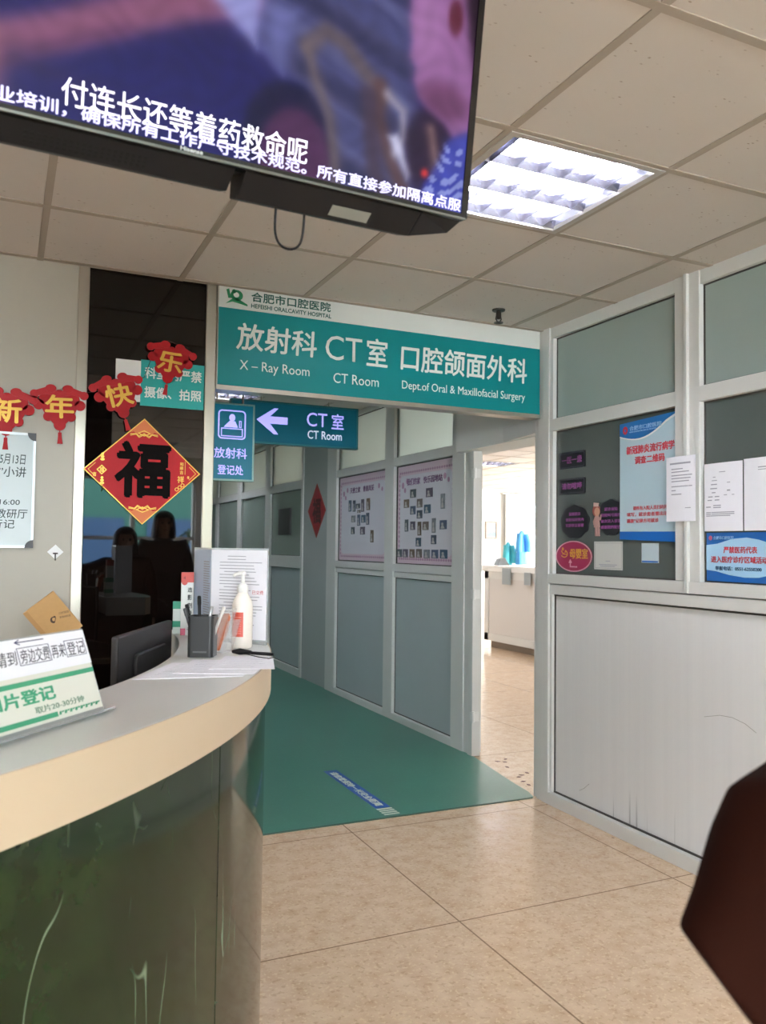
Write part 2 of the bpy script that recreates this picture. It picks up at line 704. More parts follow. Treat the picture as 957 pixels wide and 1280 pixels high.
structure('wall_corridor_left', MB().box((.80, FY + .1, 0), (.86, 13.5, H + .1)), WALLW)
structure('wall_corridor_end', MB().box((.80, 13.5, 0), (BX + .1, 13.6, H + .1)), WALLW)
# back wall with the windows that light the hall
mb = MB()
wx0, wx1, wz0, wz1 = -2.6, 2.45, .87, 2.3
mb.box((XW, YB - .15, 0), (wx0, YB, H + .1)).box((wx1, YB - .15, 0), (XE, YB, H + .1))
mb.box((wx0, YB - .15, 0), (wx1, YB, wz0)).box((wx0, YB - .15, wz1), (wx1, YB, H + .1))
structure('wall_back', mb, WALLW)
mb = MB()
for x in [wx0 + (wx1 - wx0) * k / 6 for k in range(7)]:
    mb.box((x - .03, YB - .12, wz0), (x + .03, YB - .04, wz1))
for z in (wz0 + .02, 1.46, wz1 - .02):
    mb.box((wx0, YB - .115, z - .025), (wx1, YB - .045, z + .025))
structure('window_9', mb, ALU)
# far room walls
structure('wall_room_near', MB().box((RX + .1, 3.92, 0), (XE, 3.98, H + .1)), WALLW)
mb = MB().box((XE, YB, 0), (XE + .1, 8.2, H + .1)).box((XE, 12.8, 0), (XE + .1, YE, H + .1))
mb.box((XE, 8.2, 0), (XE + .1, 12.8, .95)).box((XE, 8.2, 2.35), (XE + .1, 12.8, H + .1))
structure('wall_room_right', mb, WALLW)
mb = MB()
for y in (8.23, 9.73, 11.25, 12.77):
    mb.box((XE + .02, y - .03, .95), (XE + .08, y + .03, 2.35))
for z in (.98, 2.32):
    mb.box((XE + .02, 8.2, z - .03), (XE + .08, 12.8, z + .03))
structure('window_14', mb, ALU)  # side windows added out of view to brighten the far room
mb = MB()
mb.box((BX + .1, YE, 0), (9.98, YE + .15, H + .1)).box((10.75, YE, 0), (XE + .1, YE + .15, H + .1))
mb.box((9.98, YE, 0), (10.75, YE + .15, .9)).box((9.98, YE, 2.35), (10.75, YE + .15, H + .1))
structure('wall_room_far', mb, WALLW)
mb = MB()
frw = Fr((0, YE, 0), (1, 0, 0), (0, 0, 1))
frame_ring(mb, frw, 9.98, .9, 10.75, 2.35, .05, -.08, .02)
mb.box((10.34, YE, .9), (10.38, YE + .06, 2.35))
structure('window_8', mb, ALU)

# right partition: posts, rails, panels and panes


def rail(mb, fr, a0, a1, b0, b1, c=.02):
    plate(mb, fr, a0, b0, a1, b1, -.05, c)


mb = MB()
A = lambda y: -y
# corner post beside the doorway (three stepped strips)
plate(mb, RIGHT, A(3.89), 0, A(3.845), H, -.09, .004)
plate(mb, RIGHT, A(3.845), 0, A(3.79), H, -.09, .016)
plate(mb, RIGHT, A(3.79), 0, A(3.735), H, -.09, .022)
pr = structure('wall_right', mb, ALU, .003)
mb = MB()
E1 = 1.2
for b0, b1, c in ((0, .066, .024), (1.132, 1.185, .014), (1.19, 1.243, .022), (2.538, H, .012)):
    rail(mb, RIGHT, A(3.735), A(E1), b0, b1, c)
rail(mb, RIGHT, A(3.735), A(2.79), 2.022, 2.09, .018)
rail(mb, RIGHT, A(2.66), A(E1), 2.022, 2.09, .018)
tag(mb.build('trim_rail', ALU, pr, .003), kind='structure')
mb = MB()
plate(mb, RIGHT, A(3.735), 1.243, A(3.705), 2.538, -.05, .016)
plate(mb, RIGHT, A(2.80), 1.243, A(2.735), H, -.05, .018)
plate(mb, RIGHT, A(2.735), 1.19, A(2.715), H, -.05, .032)
plate(mb, RIGHT, A(2.715), 1.243, A(2.655), H, -.05, .018)
plate(mb, RIGHT, A(3.735), .066, A(3.715), 1.132, -.05, .012)
tag(mb.build('trim_stile', ALU, pr, .003), kind='structure')
mb = MB()
plate(mb, RIGHT, A(3.715), .066, A(E1), 1.132, -.06, -.012)
tag(mb.build('lower_panel', PANEL, pr), kind='structure')
mb = MB()
plate(mb, RIGHT, A(3.716), .066, A(3.708), 1.124, -.055, -.006)
plate(mb, RIGHT, A(3.715), 1.122, A(E1), 1.132, -.055, -.004)
plate(mb, RIGHT, A(3.715), .066, A(E1), .074, -.055, -.004)
gm = mb
mb = MB()
for pts in ([(3.505, .131), (3.47, .15), (3.428, .184)], [(2.664, .668), (2.58, .69), (2.515, .693), (2.45, .68), (2.396, .655)]):
    stroke(mb, RIGHT, [(A(a), b) for a, b in pts], .0018, -.0125, -.0112)
tag(mb.build('scuff_mark', mat('scuff_grey', '9a9892', .6), pr), kind='structure')
mb = gm
for (y0, y1) in ((3.707, 2.80), (2.655, E1)):
    for (z0, z1) in ((1.243, 2.022), (2.09, 2.538)):
        frame_ring(mb, RIGHT, A(y0), z0, A(y1), z1, .007, -.05, -.008)
tag(mb.build('trim_gasket', ALU_D, pr), kind='structure')
structure('wall_right_rear', MB().box((RX, YB, 0), (RX + .1, E1, H + .1)), WALLW)
structure('wall_right_core', MB().box((RX + .06, E1, 0), (RX + .1, 3.84, H + .1)), WALLW)
for i, (y0, y1) in enumerate(((3.702, 2.805), (2.65, E1))):
    mb = MB()
    plate(mb, RIGHT, A(y0), 1.25, A(y1), 2.016, -.04, -.012)
    wn = structure('window_%d' % (i + 1), mb, GREYG)
    mb = MB()
    plate(mb, RIGHT, A(y0), 2.096, A(y1), 2.532, -.04, -.012)
    tag(mb.build('frosted_pane', FROST, wn), kind='structure')

# corridor partition with the two boards, column and windows beyond
mb = MB()
for y0, y1, c in ((7.54, 7.30, .02), (6.20, 6.03, .02), (5.07, 4.90, .02)):
    plate(mb, BOARD, A(y0), 0, A(y1), H, -.06, c)
for y0, y1 in ((7.30, 6.20), (6.03, 5.07)):
    for z0, z1, c in ((0, .055, .022), (1.135, 1.178, .012), (1.184, 1.245, .02), (2.03, 2.10, .018), (2.56, H, .015)):
        plate(mb, BOARD, A(y0), z0, A(y1), z1, -.06, c)
# far bays
POST = [(8.32, 8.26), (9.64, 9.44), (10.95, 10.76), (12.2, 12.06), (13.5, 13.3)]
for y0, y1 in POST:
    plate(mb, BOARD, A(y0), 0, A(y1), H, -.06, .02)
for (p, q) in zip(POST[:-1], POST[1:]):
    for z0, z1, c in ((0, .08, .02), (1.14, 1.27, .018), (1.99, 2.08, .018), (2.55, H, .015)):
        plate(mb, BOARD, A(q[1]), z0, A(p[0]), z1, -.06, c)
# door head, jamb and the transom above it
DR = Fr((2.878, 4.78, 0), (2.757 - 2.878, 3.89 - 4.78, 0), (0, 0, 1))
DL = math.hypot(2.757 - 2.878, 3.89 - 4.78)
plate(mb, BOARD, A(4.90), 0, A(4.83), H, -.06, .012)
plate(mb, BOARD, A(4.83), 0, A(4.77), H, -.04, .024)
plate(mb, DR, -.02, 2.035, DL, 2.125, -.05, .02)
plate(mb, DR, -.02, 2.56, DL, H, -.05, .015)
plate(mb, DR, DL * .47, 2.12, DL * .53, 2.56, -.05, .012)
wc = structure('wall_corridor_right', mb, ALU, .003)
mb = MB()
plate(mb, BOARD, A(8.28), 0, A(7.54), H, -.3, .006)
tag(mb.build('column', mat('column_grey', 'abb1af', .5, noise=.02, nscale=3), wc), kind='structure')
mb = MB()
for y0, y1 in ((7.30, 6.20), (6.03, 5.07)):
    plate(mb, BOARD, A(y0), .055, A(y1), 1.135, -.06, -.012)
    plate(mb, BOARD, A(y0), 1.245, A(y1), 2.03, -.06, -.020)
for (p, q) in zip(POST[:-1], POST[1:]):
    plate(mb, BOARD, A(q[1]), .08, A(p[0]), 1.14, -.06, -.012)
tag(mb.build('lower_panel', mat('corridor_panel', 'abb6b7', .45, noise=.03, nscale=4), wc), kind='structure')
mb = MB()
for y0, y1 in ((7.30, 6.20), (6.03, 5.07)):
    frame_ring(mb, BOARD, A(y0), .055, A(y1), 1.135, .007, -.05, -.008)
    frame_ring(mb, BOARD, A(y0), 1.245, A(y1), 2.03, .007, -.05, -.008)
    frame_ring(mb, BOARD, A(y0), 2.10, A(y1), 2.56, .007, -.05, -.008)
for (p, q) in zip(POST[:-1], POST[1:]):
    frame_ring(mb, BOARD, A(q[1]), 1.27, A(p[0]), 1.99, .007, -.05, -.008)
    frame_ring(mb, BOARD, A(q[1]), 2.08, A(p[0]), 2.55, .007, -.05, -.008)
    frame_ring(mb, BOARD, A(q[1]), .08, A(p[0]), 1.14, .007, -.05, -.008)
tag(mb.build('trim_gasket', ALU_D, wc), kind='structure')
k = 3
for y0, y1 in ((7.30, 6.20), (6.03, 5.07)):
    mb = MB()
    plate(mb, BOARD, A(y0), 2.10, A(y1), 2.56, -.045, -.012)
    structure('window_%d' % k, mb, PALEG)
    k += 1
for (p, q) in zip(POST[:-1], POST[1:]):
    mb = MB()
    plate(mb, BOARD, A(q[1]), 1.27, A(p[0]), 1.99, -.045, -.012)
    wn = structure('window_%d' % (k + 5), mb, mat('corridor_glass', '8d9a90', .22, noise=.08, nscale=2))
    mb = MB()
    plate(mb, BOARD, A(q[1]), 2.08, A(p[0]), 2.55, -.045, -.012)
    tag(mb.build('pale_pane', PALEG, wn), kind='structure')
    k += 1
mb = MB()
plate(mb, DR, 0, 2.12, DL * .47, 2.56, -.03, -.015)
plate(mb, DR, DL * .53, 2.12, DL, 2.56, -.03, -.015)
structure('window_7', mb, PALEG)
# backing so that daylight only comes through the openings
structure('wall_corridor_core', MB().box((BX + .06, 4.86, 0), (BX + .1, 8.3, 2.08)).box((BX + .06, 8.3, 0), (BX + .1, YE, 2.06)).box((BX + .06, 4.86, 2.55), (BX + .1, YE, H + .1)).box((BX + .06, 7.3, 2.0), (BX + .1, 8.32, H)).box((BX + .06, 13.3, 2.0), (BX + .1, YE, H)).box((RX + .06, 3.84, 2.03), (BX + .16, 4.9, H + .1)), WALLW)

# door leaf standing open into the far room
dd = V((3.30, 5.50, 0)) - V((2.885, 4.79, 0))
dd.normalize()
DF = Fr((2.90, 4.80, 0), tuple(dd), (0, 0, 1))
mb = MB()
for a0, b0, a1, b1 in ((0, .02, .07, 2.03), (.75, .02, .82, 2.03), (.07, .02, .75, .10), (.07, 1.0, .75, 1.1), (.07, 1.95, .75, 2.03)):
    plate(mb, DF, a0, b0, a1, b1, -.02, .02)
plate(mb, DF, .07, .1, .75, 1.95, -.008, .008)
dl = structure('door_1', mb, mat('door_aluminium', 'd3d0c2', .4), .002)
for z in (.26, 1.07, 1.88):
    mb = MB()
    mb.tube([(2.862, 4.765, z - .035), (2.862, 4.765, z + .035)], .011, 10)
    mb.box((2.856, 4.76, z - .03), (2.905, 4.80, z + .03))
    mb.build('hinge', WHITE, dl)
mb = MB()
plate(mb, DF, .72, .98, .745, 1.13, .02, .05)
mb.build('door_handle', STEEL, dl, .003)

# ------------------------------------------------------------------ ceiling lights


def troffer(ix, iy, label, group='square ceiling lights', strength=1.0):
    x0, y0, x1, y1 = cell(ix, iy)
    cx, cy = (x0 + x1) / 2, (y0 + y1) / 2
    t = thing('ceiling_light', label, 'ceiling light', (cx, cy, H), group)
    f = Fr((0, 0, H), (1, 0, 0), (0, -1, 0))    # normal points down; b = -Y
    mb = MB()
    frame_ring(mb, f, x0 + .006, -y1 + .006, x1 - .006, -y0 - .006, .024, -.01, .006)
    mb.build('frame', mat('light_frame', 'bdb8b0', .4, .2), t, .001)
    mb = MB()
    a0, a1, b0, b1 = x0 + .028, x1 - .028, y0 + .028, y1 - .028
    zt = H + .085
    mb.quad((a0, b0, zt), (a0, b1, zt), (a1, b1, zt), (a1, b0, zt))
    mb.quad((a0, b0, H), (a0, b0, zt), (a1, b0, zt), (a1, b0, H)).quad((a1, b1, H), (a1, b1, zt), (a0, b1, zt), (a0, b1, H))
    mb.quad((a0, b1, H), (a0, b1, zt), (a0, b0, zt), (a0, b0, H)).quad((a1, b0, H), (a1, b0, zt), (a1, b1, zt), (a1, b1, H))
    mb.build('reflector_tray', mat('tray_white', '9c9da8', .25, .3), t)
    tm = mat('tube_glow_%g' % strength, 'f4f6ff', .4, emit=TUBE * strength, ecol='f2f5ff')
    for k in range(3):
        y = b0 + (b1 - b0) * (k + .5) / 3
        mb = MB()
        mb.tube([(a0 + .03, y, H + .048), (a1 - .055, y, H + .048)], .013, 10)
        tb = mb.build('tube', tm, t)
        for q0, q1 in ((a0, a0 + .03), (a1 - .055, a1 - .012)):
            MB().tube([(q0, y, H + .048), (q1, y, H + .048)], .014, 10).build('lamp_holder', WHITE, tb)
    lv = mat('louver_metal', '8f8f9c', .2, .9)
    for k in range(6):
        x = a0 + (a1 - a0) * (k + .35) / 6
        mb = MB()
        mb.add([(x - .006, b0, H + .04), (x + .006, b0, H + .04), (x, b0, H + .002), (x - .006, b1, H + .04), (x + .006, b1, H + .04), (x, b1, H + .002)],
               [(0, 1, 2), (5, 4, 3), (0, 3, 4, 1), (1, 4, 5, 2), (2, 5, 3, 0)])
        mb.build('louver_blade', lv, t)
    for k in range(4):
        y = b0 + (b1 - b0) * k / 3
        y = min(max(y, b0 + .004), b1 - .004)
        mb = MB()
        mb.add([(a0, y - .012, H + .03), (a0, y + .012, H + .03), (a0, y, H + .002), (a1, y - .012, H + .03), (a1, y + .012, H + .03), (a1, y, H + .002)],
               [(0, 2, 1), (3, 4, 5), (0, 1, 4, 3), (1, 2, 5, 4), (2, 0, 3, 5)])
        mb.build('side_reflector', lv, t)
    return t


LAB = ['bright square ceiling light with louvers beside the television', 'added unseen square ceiling light above the inside of the reception desk', 'added unseen square ceiling light behind the reception desk',
       'added unseen square ceiling light near the rear windows', 'square ceiling light in the corridor above the hanging signs', 'square ceiling light at the far end of the corridor',
       'square ceiling light seen through the open doorway', 'added unseen square ceiling light deep in the room beyond the doorway', 'added unseen square ceiling light above the far white counter']
STR = [1.0, .8, .8, .8, .55, .55, 1.5, 1.5, 1.5]  # unseen troffers are added to brighten the hall and the far room
for c, l, s in zip(LIGHTS, LAB, STR):
    troffer(c[0], c[1], l, strength=s)

# sprinkler
t = thing('fire_sprinkler', 'small dark fire sprinkler hanging from the ceiling near the big teal sign', 'sprinkler', (2.274, 3.563, H))
mb = MB().lathe((2.274, 3.563, H), [(.032, -.008), (.034, -.004), (.034, 0)], 20)
mb.build('rosette', mat('sprinkler_metal', '4a4640', .35, .6), t)
mb = MB().lathe((2.274, 3.563, H), [(.008, -.05), (.014, -.045), (.014, -.02), (.011, -.006)], 14)
mb.tube([(2.262, 3.563, H - .03), (2.258, 3.563, H - .05), (2.270, 3.563, H - .066)], .0035, 6)
mb.tube([(2.286, 3.563, H - .03), (2.290, 3.563, H - .05), (2.278, 3.563, H - .066)], .0035, 6)
mb.build('nozzle', MATS['sprinkler_metal'], t)
mb = MB().lathe((2.274, 3.563, H), [(.006, -.064), (.024, -.07), (.024, -.067), (.006, -.06)], 16)
mb.build('deflector', MATS['sprinkler_metal'], t)

# ------------------------------------------------------------------ big department sign
SX0, SX1, SZ0, SZ1 = .886, 2.711, 2.106, H - .002
SZB = 2.498
t = thing('department_sign', 'wide teal department sign with white top band spanning the corridor entrance', 'sign', (1.8, FY, SZ0))
SF = Fr((0, FY - .012, 0), (1, 0, 0), (0, 0, 1))
mb = MB()
plate(mb, SF, SX0, SZ0 + .022, SX1, SZB, -.08, 0)
mb.build('teal_board', TEAL, t)
mb = MB()
plate(mb, SF, SX0, SZB, SX1, SZ1, -.08, 0)
mb.build('white_band', mat('sign_white', 'd9dcd8', .4), t)
mb = MB()
plate(mb, SF, SX0 - .002, SZ0, SX1, SZ0 + .022, -.08, .006)
plate(mb, SF, SX0 - .002, SZ0 + .022, SX0 + .004, SZ1, -.08, .004)
mb.build('metal_edge', STEEL, t)
lg = MB()      # emblem: a green leaf shape with a ring
c0, c1 = .0005, .002
poly(lg, SF, [(.922, 2.517), (.955, 2.530), (.99, 2.524), (1.028, 2.516), (1.028, 2.524), (.985, 2.545), (.955, 2.545)], c0, c1)
poly(lg, SF, [(.935, 2.545), (.925, 2.585), (.938, 2.590), (.945, 2.56), (.962, 2.548)], c0, c1)
ring(lg, SF, ellipse(.975, 2.562, .030, .026, 20), ellipse(.973, 2.564, .014, .013, 20), c0, c1)
poly(lg, SF, ellipse(.962, 2.580, .010, .010, 12), c0, c1)
lg.build('emblem', mat('emblem_green', '1f8a5a', .5), t)
DG = mat('dark_green_print', '1d5a50', .5)
text('lettering', '合肥市口腔医院', SF, 1.046, 2.543, 1.452, 2.590, .0005, DG, t, .018)
text('lettering', 'HEFEISHI ORALCAVITY HOSPITAL', SF, 1.046, 2.512, 1.456, 2.533, .0005, DG, t, .02)
text('lettering', '放射科', SF, .976, 2.305, 1.380, 2.435, .0005, LETW, t, .016, slant=.05)
text('lettering', 'CT', SF, 1.428, 2.306, 1.625, 2.428, .0005, LETW, t, -.012)
text('lettering', '室', SF, 1.650, 2.296, 1.768, 2.440, .0005, LETW, t, .012)
text('lettering', '口腔颌面外科', SF, 1.842, 2.292, 2.622, 2.432, .0005, LETW, t, .016, slant=.04)
text('lettering', 'X – Ray Room', SF, .996, 2.196, 1.346, 2.256, .0005, LETW, t)
text('lettering', 'CT Room', SF, 1.472, 2.192, 1.720, 2.242, .0005, LETW, t)
text('lettering', 'Dept.of Oral & Maxillofacial Surgery', SF, 1.852, 2.184, 2.612, 2.240, .0005, LETW, t)

# hanging corridor signs
yC = 5.5
C = Fr((0, yC, 0), (1, 0, 0), (0, 0, 1))
t = thing('ct_room_sign', 'hanging blue-teal CT Room sign with lavender arrow pointing left', 'sign', (1.85, yC, 2.085))
mb = MB()
plate(mb, C, 1.385, 2.085, 2.313, 2.372, -.05, 0)
mb.build('board', TEAL2, t, .003)
mb = MB()
frame_ring(mb, C, 1.380, 2.080, 2.318, 2.377, .012, -.052, .003)
mb.build('edge_frame', mat('sign_edge', '3d7f88', .35, .3), t)
for x in (1.6, 2.1):
    mb = MB().tube([(x, yC + .025, 2.375), (x, yC + .025, H)], .006, 8)
    mb.build('hanger_rod', STEEL, t)
mb = MB()
poly(mb, C, [(1.560, 2.245), (1.685, 2.330), (1.715, 2.330), (1.655, 2.272), (1.782, 2.272), (1.782, 2.222), (1.655, 2.222), (1.715, 2.150), (1.685, 2.150)], .0005, .003)
mb.build('arrow', LETL, t)
text('lettering', 'CT', C, 1.925, 2.225, 2.078, 2.322, .0005, LETL, t, -.012)
text('lettering', '室', C, 2.112, 2.217, 2.205, 2.326, .0005, LETL, t, .006)
text('lettering', 'CT Room', C, 1.932, 2.136, 2.192, 2.196, .0005, mat('backlit_white', 'dfe6ff', .4, emit=.25), t, .012)

yR = 4.6
C = Fr((0, yR, 0), (1, 0, 0), (0, 0, 1))
t = thing('registration_sign', 'small hanging teal registration sign with lavender clerk pictogram', 'sign', (1.17, yR, 1.74))
mb = MB()
plate(mb, C, 1.022, 1.745, 1.290, 2.180, -.05, 0)
mb.build('board', mat('backlit_teal_light', '0b6f86', .3, emit=.12), t, .003)
mb = MB()
frame_ring(mb, C, 1.018, 1.741, 1.294, 2.184, .010, -.052, .003)
mb.build('edge_frame', mat('pale_edge', '8fb2ad', .35, .3), t)
for x in (1.08, 1.23):
    mb = MB().tube([(x, yR + .025, 2.18), (x, yR + .025, H)], .006, 8)
    mb.build('hanger_rod', STEEL, t)
mb = MB()
oc = rrect(1.083, 1.978, 1.242, 2.143, .022)
ic = rrect(1.090, 1.985, 1.235, 2.136, .017)
ring(mb, C, oc, ic, .0005, .002)
poly(mb, C, ellipse(1.163, 2.100, .017, .021, 18), .0005, .003)
poly(mb, C, [(1.115, 2.045), (1.128, 2.060), (1.150, 2.082), (1.180, 2.080), (1.195, 2.050), (1.195, 2.045)], .0005, .003)
frame_ring(mb, C, 1.100, 1.992, 1.225, 2.040, .005, .0005, .003)
frame_ring(mb, C, 1.203, 2.045, 1.217, 2.085, .004, .0005, .003)
mb.build('pictogram', LETL, t)
text('lettering', '放射科', C, 1.062, 1.868, 1.252, 1.928, .0005, LETL, t, .008)
text('lettering', '登记处', C, 1.085, 1.775, 1.232, 1.830, .0005, LETL, t, .012)

# ------------------------------------------------------------------ television


def soft(d, wd):
    return 1 / (1 + math.exp(max(-40, min(40, d / wd))))


def seg_d(p, pts):
    best = 9
    for a, b in zip(pts[:-1], pts[1:]):
        ax, ay, bx, by = a[0], a[1], b[0], b[1]
        L = (bx - ax) ** 2 + (by - ay) ** 2
        u = max(0, min(1, ((p[0] - ax) * (bx - ax) + (p[1] - ay) * (by - ay)) / L))
        best = min(best, math.hypot(p[0] - ax - u * (bx - ax), p[1] - ay - u * (by - ay)))
    return best


def poly_d(p, pts):
    ins = False
    n = len(pts)
    for i in range(n):
        (x0, y0), (x1, y1) = pts[i], pts[(i + 1) % n]
        if (y0 > p[1]) != (y1 > p[1]) and p[0] < (x1 - x0) * (p[1] - y0) / (y1 - y0) + x0:
            ins = not ins
    d = seg_d(p, list(pts) + [pts[0]])
    return -d if ins else d


def wob(x, y):
    return math.sin(x * 37 + 3 * math.sin(y * 21)) * math.sin(y * 53 + 2 * math.sin(x * 29))


def picture(s, t_):
    p = (s, t_)
    c = V((36, 34, 104))
    def over(col, k):
        nonlocal c
        c = c + (V(col) - c) * k
    over((46, 40, 92), soft(-(t_ - .16), .03) * .7)
    over((50, 34, 70), soft(poly_d(p, [(-.5, .19), (-.15, .26), (.05, .3), (.05, .6), (-.5, .6)]), .02) * .8)
    # grey-blue planks in the middle
    g = soft(poly_d(p, [(.08, .6), (.09, .20), (.16, .14), (.21, .0), (.40, .0), (.37, .20), (.34, .6)]), .008)
    over((74, 76, 122), g)
    over((120, 120, 165), g * max(0, math.sin((t_ + s * .35) * 95)) * .35)
    over((42, 40, 72), g * max(0, math.sin((t_ + s * .30) * 60 + 1)) * .55)
    # arm
    over((148, 92, 122), soft(seg_d(p, [(-.34, .03), (-.26, .088), (-.19, .122), (-.11, .165), (-.02, .215), (.06, .25)]) - .026 - .01 * soft(-s, .05), .006) * .95)
    over((96, 56, 96), soft(seg_d(p, [(-.28, .05), (-.20, .10), (-.10, .15)]) - .006, .005) * .6)
    over((165, 110, 130), soft(seg_d(p, [(-.275, .09), (-.27, .02)]) - .018, .008) * .8)
    over((58, 44, 90), soft(seg_d(p, [(-.24, .075), (-.16, .06), (-.10, .045)]) - .004, .01) * .8)
    # pale cloth
    over((150, 150, 208), soft(poly_d(p, [(.02, .232), (.05, .205), (.09, .178), (.095, .26), (.05, .27)]), .005))
    over((110, 112, 170), soft(poly_d(p, [(.10, .25), (.098, .18), (.135, .145), (.15, .25)]), .006) * .9)
    # mauve round form
    over((22, 20, 58), soft(math.hypot((s - .150) / .072, (t_ - .062) / .082) - 1, .05) * .9)
    over((84, 46, 88), soft(math.hypot((s - .162) / .060, (t_ - .03) / .080) - 1, .06))
    # dried roots
    for pts, r, col in (([(.170, .205), (.20, .235), (.235, .225), (.275, .19), (.305, .165)], .013, (106, 92, 98)),
                        ([(.172, .20), (.185, .165), (.215, .11), (.228, .05), (.235, .0)], .009, (112, 98, 104)),
                        ([(.30, .18), (.30, .13), (.325, .075), (.36, .02)], .012, (96, 68, 70)),
                        ([(.315, .17), (.345, .15), (.35, .11), (.335, .08)], .006, (176, 168, 186)),
                        ([(.28, .16), (.29, .10), (.30, .05), (.32, .0)], .014, (74, 60, 80)),
                        ([(.40, .13), (.41, .09), (.42, .05)], .012, (120, 92, 84))):
        over(col, soft(seg_d(p, pts) - r, .004) * .9)
    over((205, 205, 235), soft(poly_d(p, [(.322, .105), (.338, .112), (.372, .055), (.362, .045)]), .003))
    over((46, 28, 52), soft(math.hypot((s - .405) / .05, (t_ - .10) / .075) - 1, .08) * .85)
    over((150, 120, 120), soft(seg_d(p, [(.40, .135), (.415, .085), (.425, .055)]) - .007, .004) * .8)
    # face and neck
    fc = [(.338, .6), (.345, .30), (.352, .265), (.350, .240), (.362, .225), (.360, .205), (.372, .180), (.395, .165), (.425, .150), (.445, .130), (.50, .150), (.50, .6)]
    k = soft(poly_d(p, fc), .004)
    over((152, 104, 156), k)
    over((108, 62, 98), k * soft(math.hypot((s - .42) / .05, (t_ - .185) / .03) - 1, .15) * .8)
    over((178, 130, 182), k * soft(math.hypot((s - .375) / .03, (t_ - .29) / .06) - 1, .3) * .5)
    over((92, 30, 48), soft(math.hypot((s - .432) / .014, (t_ - .325) / .028) - 1, .15) * .9)
    over((36, 14, 34), soft(poly_d(p, [(.452, .6), (.450, .36), (.462, .30), (.482, .24), (.52, .24), (.52, .6)]), .005))
    # floral shirt
    k = soft(poly_d(p, [(.435, .125), (.48, .150), (.50, .0), (.385, .0), (.395, .045), (.42, .085)]), .003)
    over((70, 78, 178), k)
    over((170, 180, 235), k * (1 if wob(s * 3.1, t_ * 3.1) > .35 else 0) * .7)
    over((230, 60, 60), soft(math.hypot(s - .395, t_ - .062) - .006, .002))
    c = c * (1 + .05 * wob(s * 2, t_ * 2))
    return tuple(lin(max(0, min(255, q * .96 - 9))) for q in c)


tyaw, tlt = math.radians(3.561), math.radians(8.049)
tr_ = V((math.cos(tyaw), math.sin(tyaw), 0))
tn = V((math.sin(tyaw), -math.cos(tyaw), 0))
tu = V((0, 0, 1)) * math.cos(tlt) + tn * math.sin(tlt)
T0 = V((.234, 1.203, 1.946))
TV = Fr(T0, tr_, tu)
tv = thing('television', 'large black flat television tilted down from the ceiling, subtitles on its screen', 'television', T0)
W2, TH = .485, .565
mb = MB()
ring(mb, TV, rrect(-W2, 0, W2, TH, .006), rrect(-W2 + .012, .010, W2 - .012, TH - .010, .003), -.02, .004)
mb.build('bezel', BLACKG, tv)
mb = MB()
poly(mb, TV, [(-W2 + .004, .0), (W2 - .004, .0), (W2 - .004, .0035), (-W2 + .004, .0035)], .001, .0055)
mb.build('bezel_strip', mat('silver_strip', '6d6e68', .3, .7), tv)
mb = MB()    # thin chassis and the thicker lower housing
poly(mb, TV, rrect(-W2 + .002, .002, W2 - .002, TH - .002, .006), -.045, -.004)
b0 = len(mb.v)
prof = [(.0, -.044), (-.004, -.044), (.0, -.075), (.30, -.085), (.33, -.044)]
prof = [(.004, -.02), (.0, -.05), (.012, -.088), (.30, -.095), (.36, -.044), (.36, -.02)]
ends = ((-.42, .26), )
LOWL, LOWR = -.024, -.032
def slope(x, u, low, off=0.0):          # a point on the slanted underside below the screen
    q = V((low, -.042)) * u
    nn_ = V((-.042, -low)).normalized() * off
    return TV.P(x, q.x + nn_.x, -.008 + q.y + nn_.y)
for (x0, x1, z0_, z1_) in ((-.40, .072, LOWL, LOWL), (.088, .40, LOWR, LOWR), (.40, .480, LOWR, -.012)):
    sec = []
    for lowz in (z0_, z1_):
        sec.append([(.004, -.008), (0, -.008), (lowz, -.050), (lowz + .008, -.088), (.30, -.095), (.36, -.044), (.36, -.012)])
    mb.prism([TV.P(x0, q[0], q[1]) for q in sec[0]], [TV.P(x1, q[0], q[1]) for q in sec[1]])
mb.build('rear_housing', mat('housing_charcoal', '151416', .55, 0, .3), tv, .002)
N, M = 220, 130
me = D.meshes.new('screen')
sc_v, sc_f, cols = [], [], []
for j in range(M + 1):
    for i in range(N + 1):
        a = -W2 + .012 + (2 * W2 - .024) * i / N
        b = .010 + (TH - .020) * j / M
        sc_v.append(TV.P(a, b, .0005) - T0)
        cols.append(picture(a, b))
for j in range(M):
    for i in range(N):
        q = j * (N + 1) + i
        sc_f.append((q, q + 1, q + N + 2, q + N + 1))
me.from_pydata(sc_v, [], sc_f)
ca = me.color_attributes.new('picture', 'FLOAT_COLOR', 'POINT')
ca.data.foreach_set('color', [x for c in cols for x in c + (1.0,)])
sm = D.materials.new('lit_screen')
sm.use_nodes = True
b = sm.node_tree.nodes['Principled BSDF']
b.inputs['Base Color'].default_value = (.006, .006, .008, 1)
b.inputs['Roughness'].default_value = .35
b.inputs['Specular IOR Level'].default_value = .12
an = sm.node_tree.nodes.new('ShaderNodeAttribute')
an.attribute_name = 'picture'
sm.node_tree.links.new(an.outputs['Color'], b.inputs['Emission Color'])
b.inputs['Emission Strength'].default_value = .56
me.materials.append(sm)
scr = D.objects.new('screen', me)
COL.objects.link(scr)
scr.parent = tv
SUB = mat('screen_white_text', 'f4f0ff', .4, emit=.62)
TIC = mat('screen_pale_text', 'c8c4f4', .4, emit=.5)
text('subtitle_text', '付连长还等着药救命呢', TV, -.180, .028, .182, .066, .0012, SUB, scr, .0, thick=.0004)
text('ticker_text', '业培训，确保所有工作严守技术规范。所有直接参加隔离点服', TV, -.262, .0125, .472, .0335, .0008, TIC, scr, .012, thick=.0003)
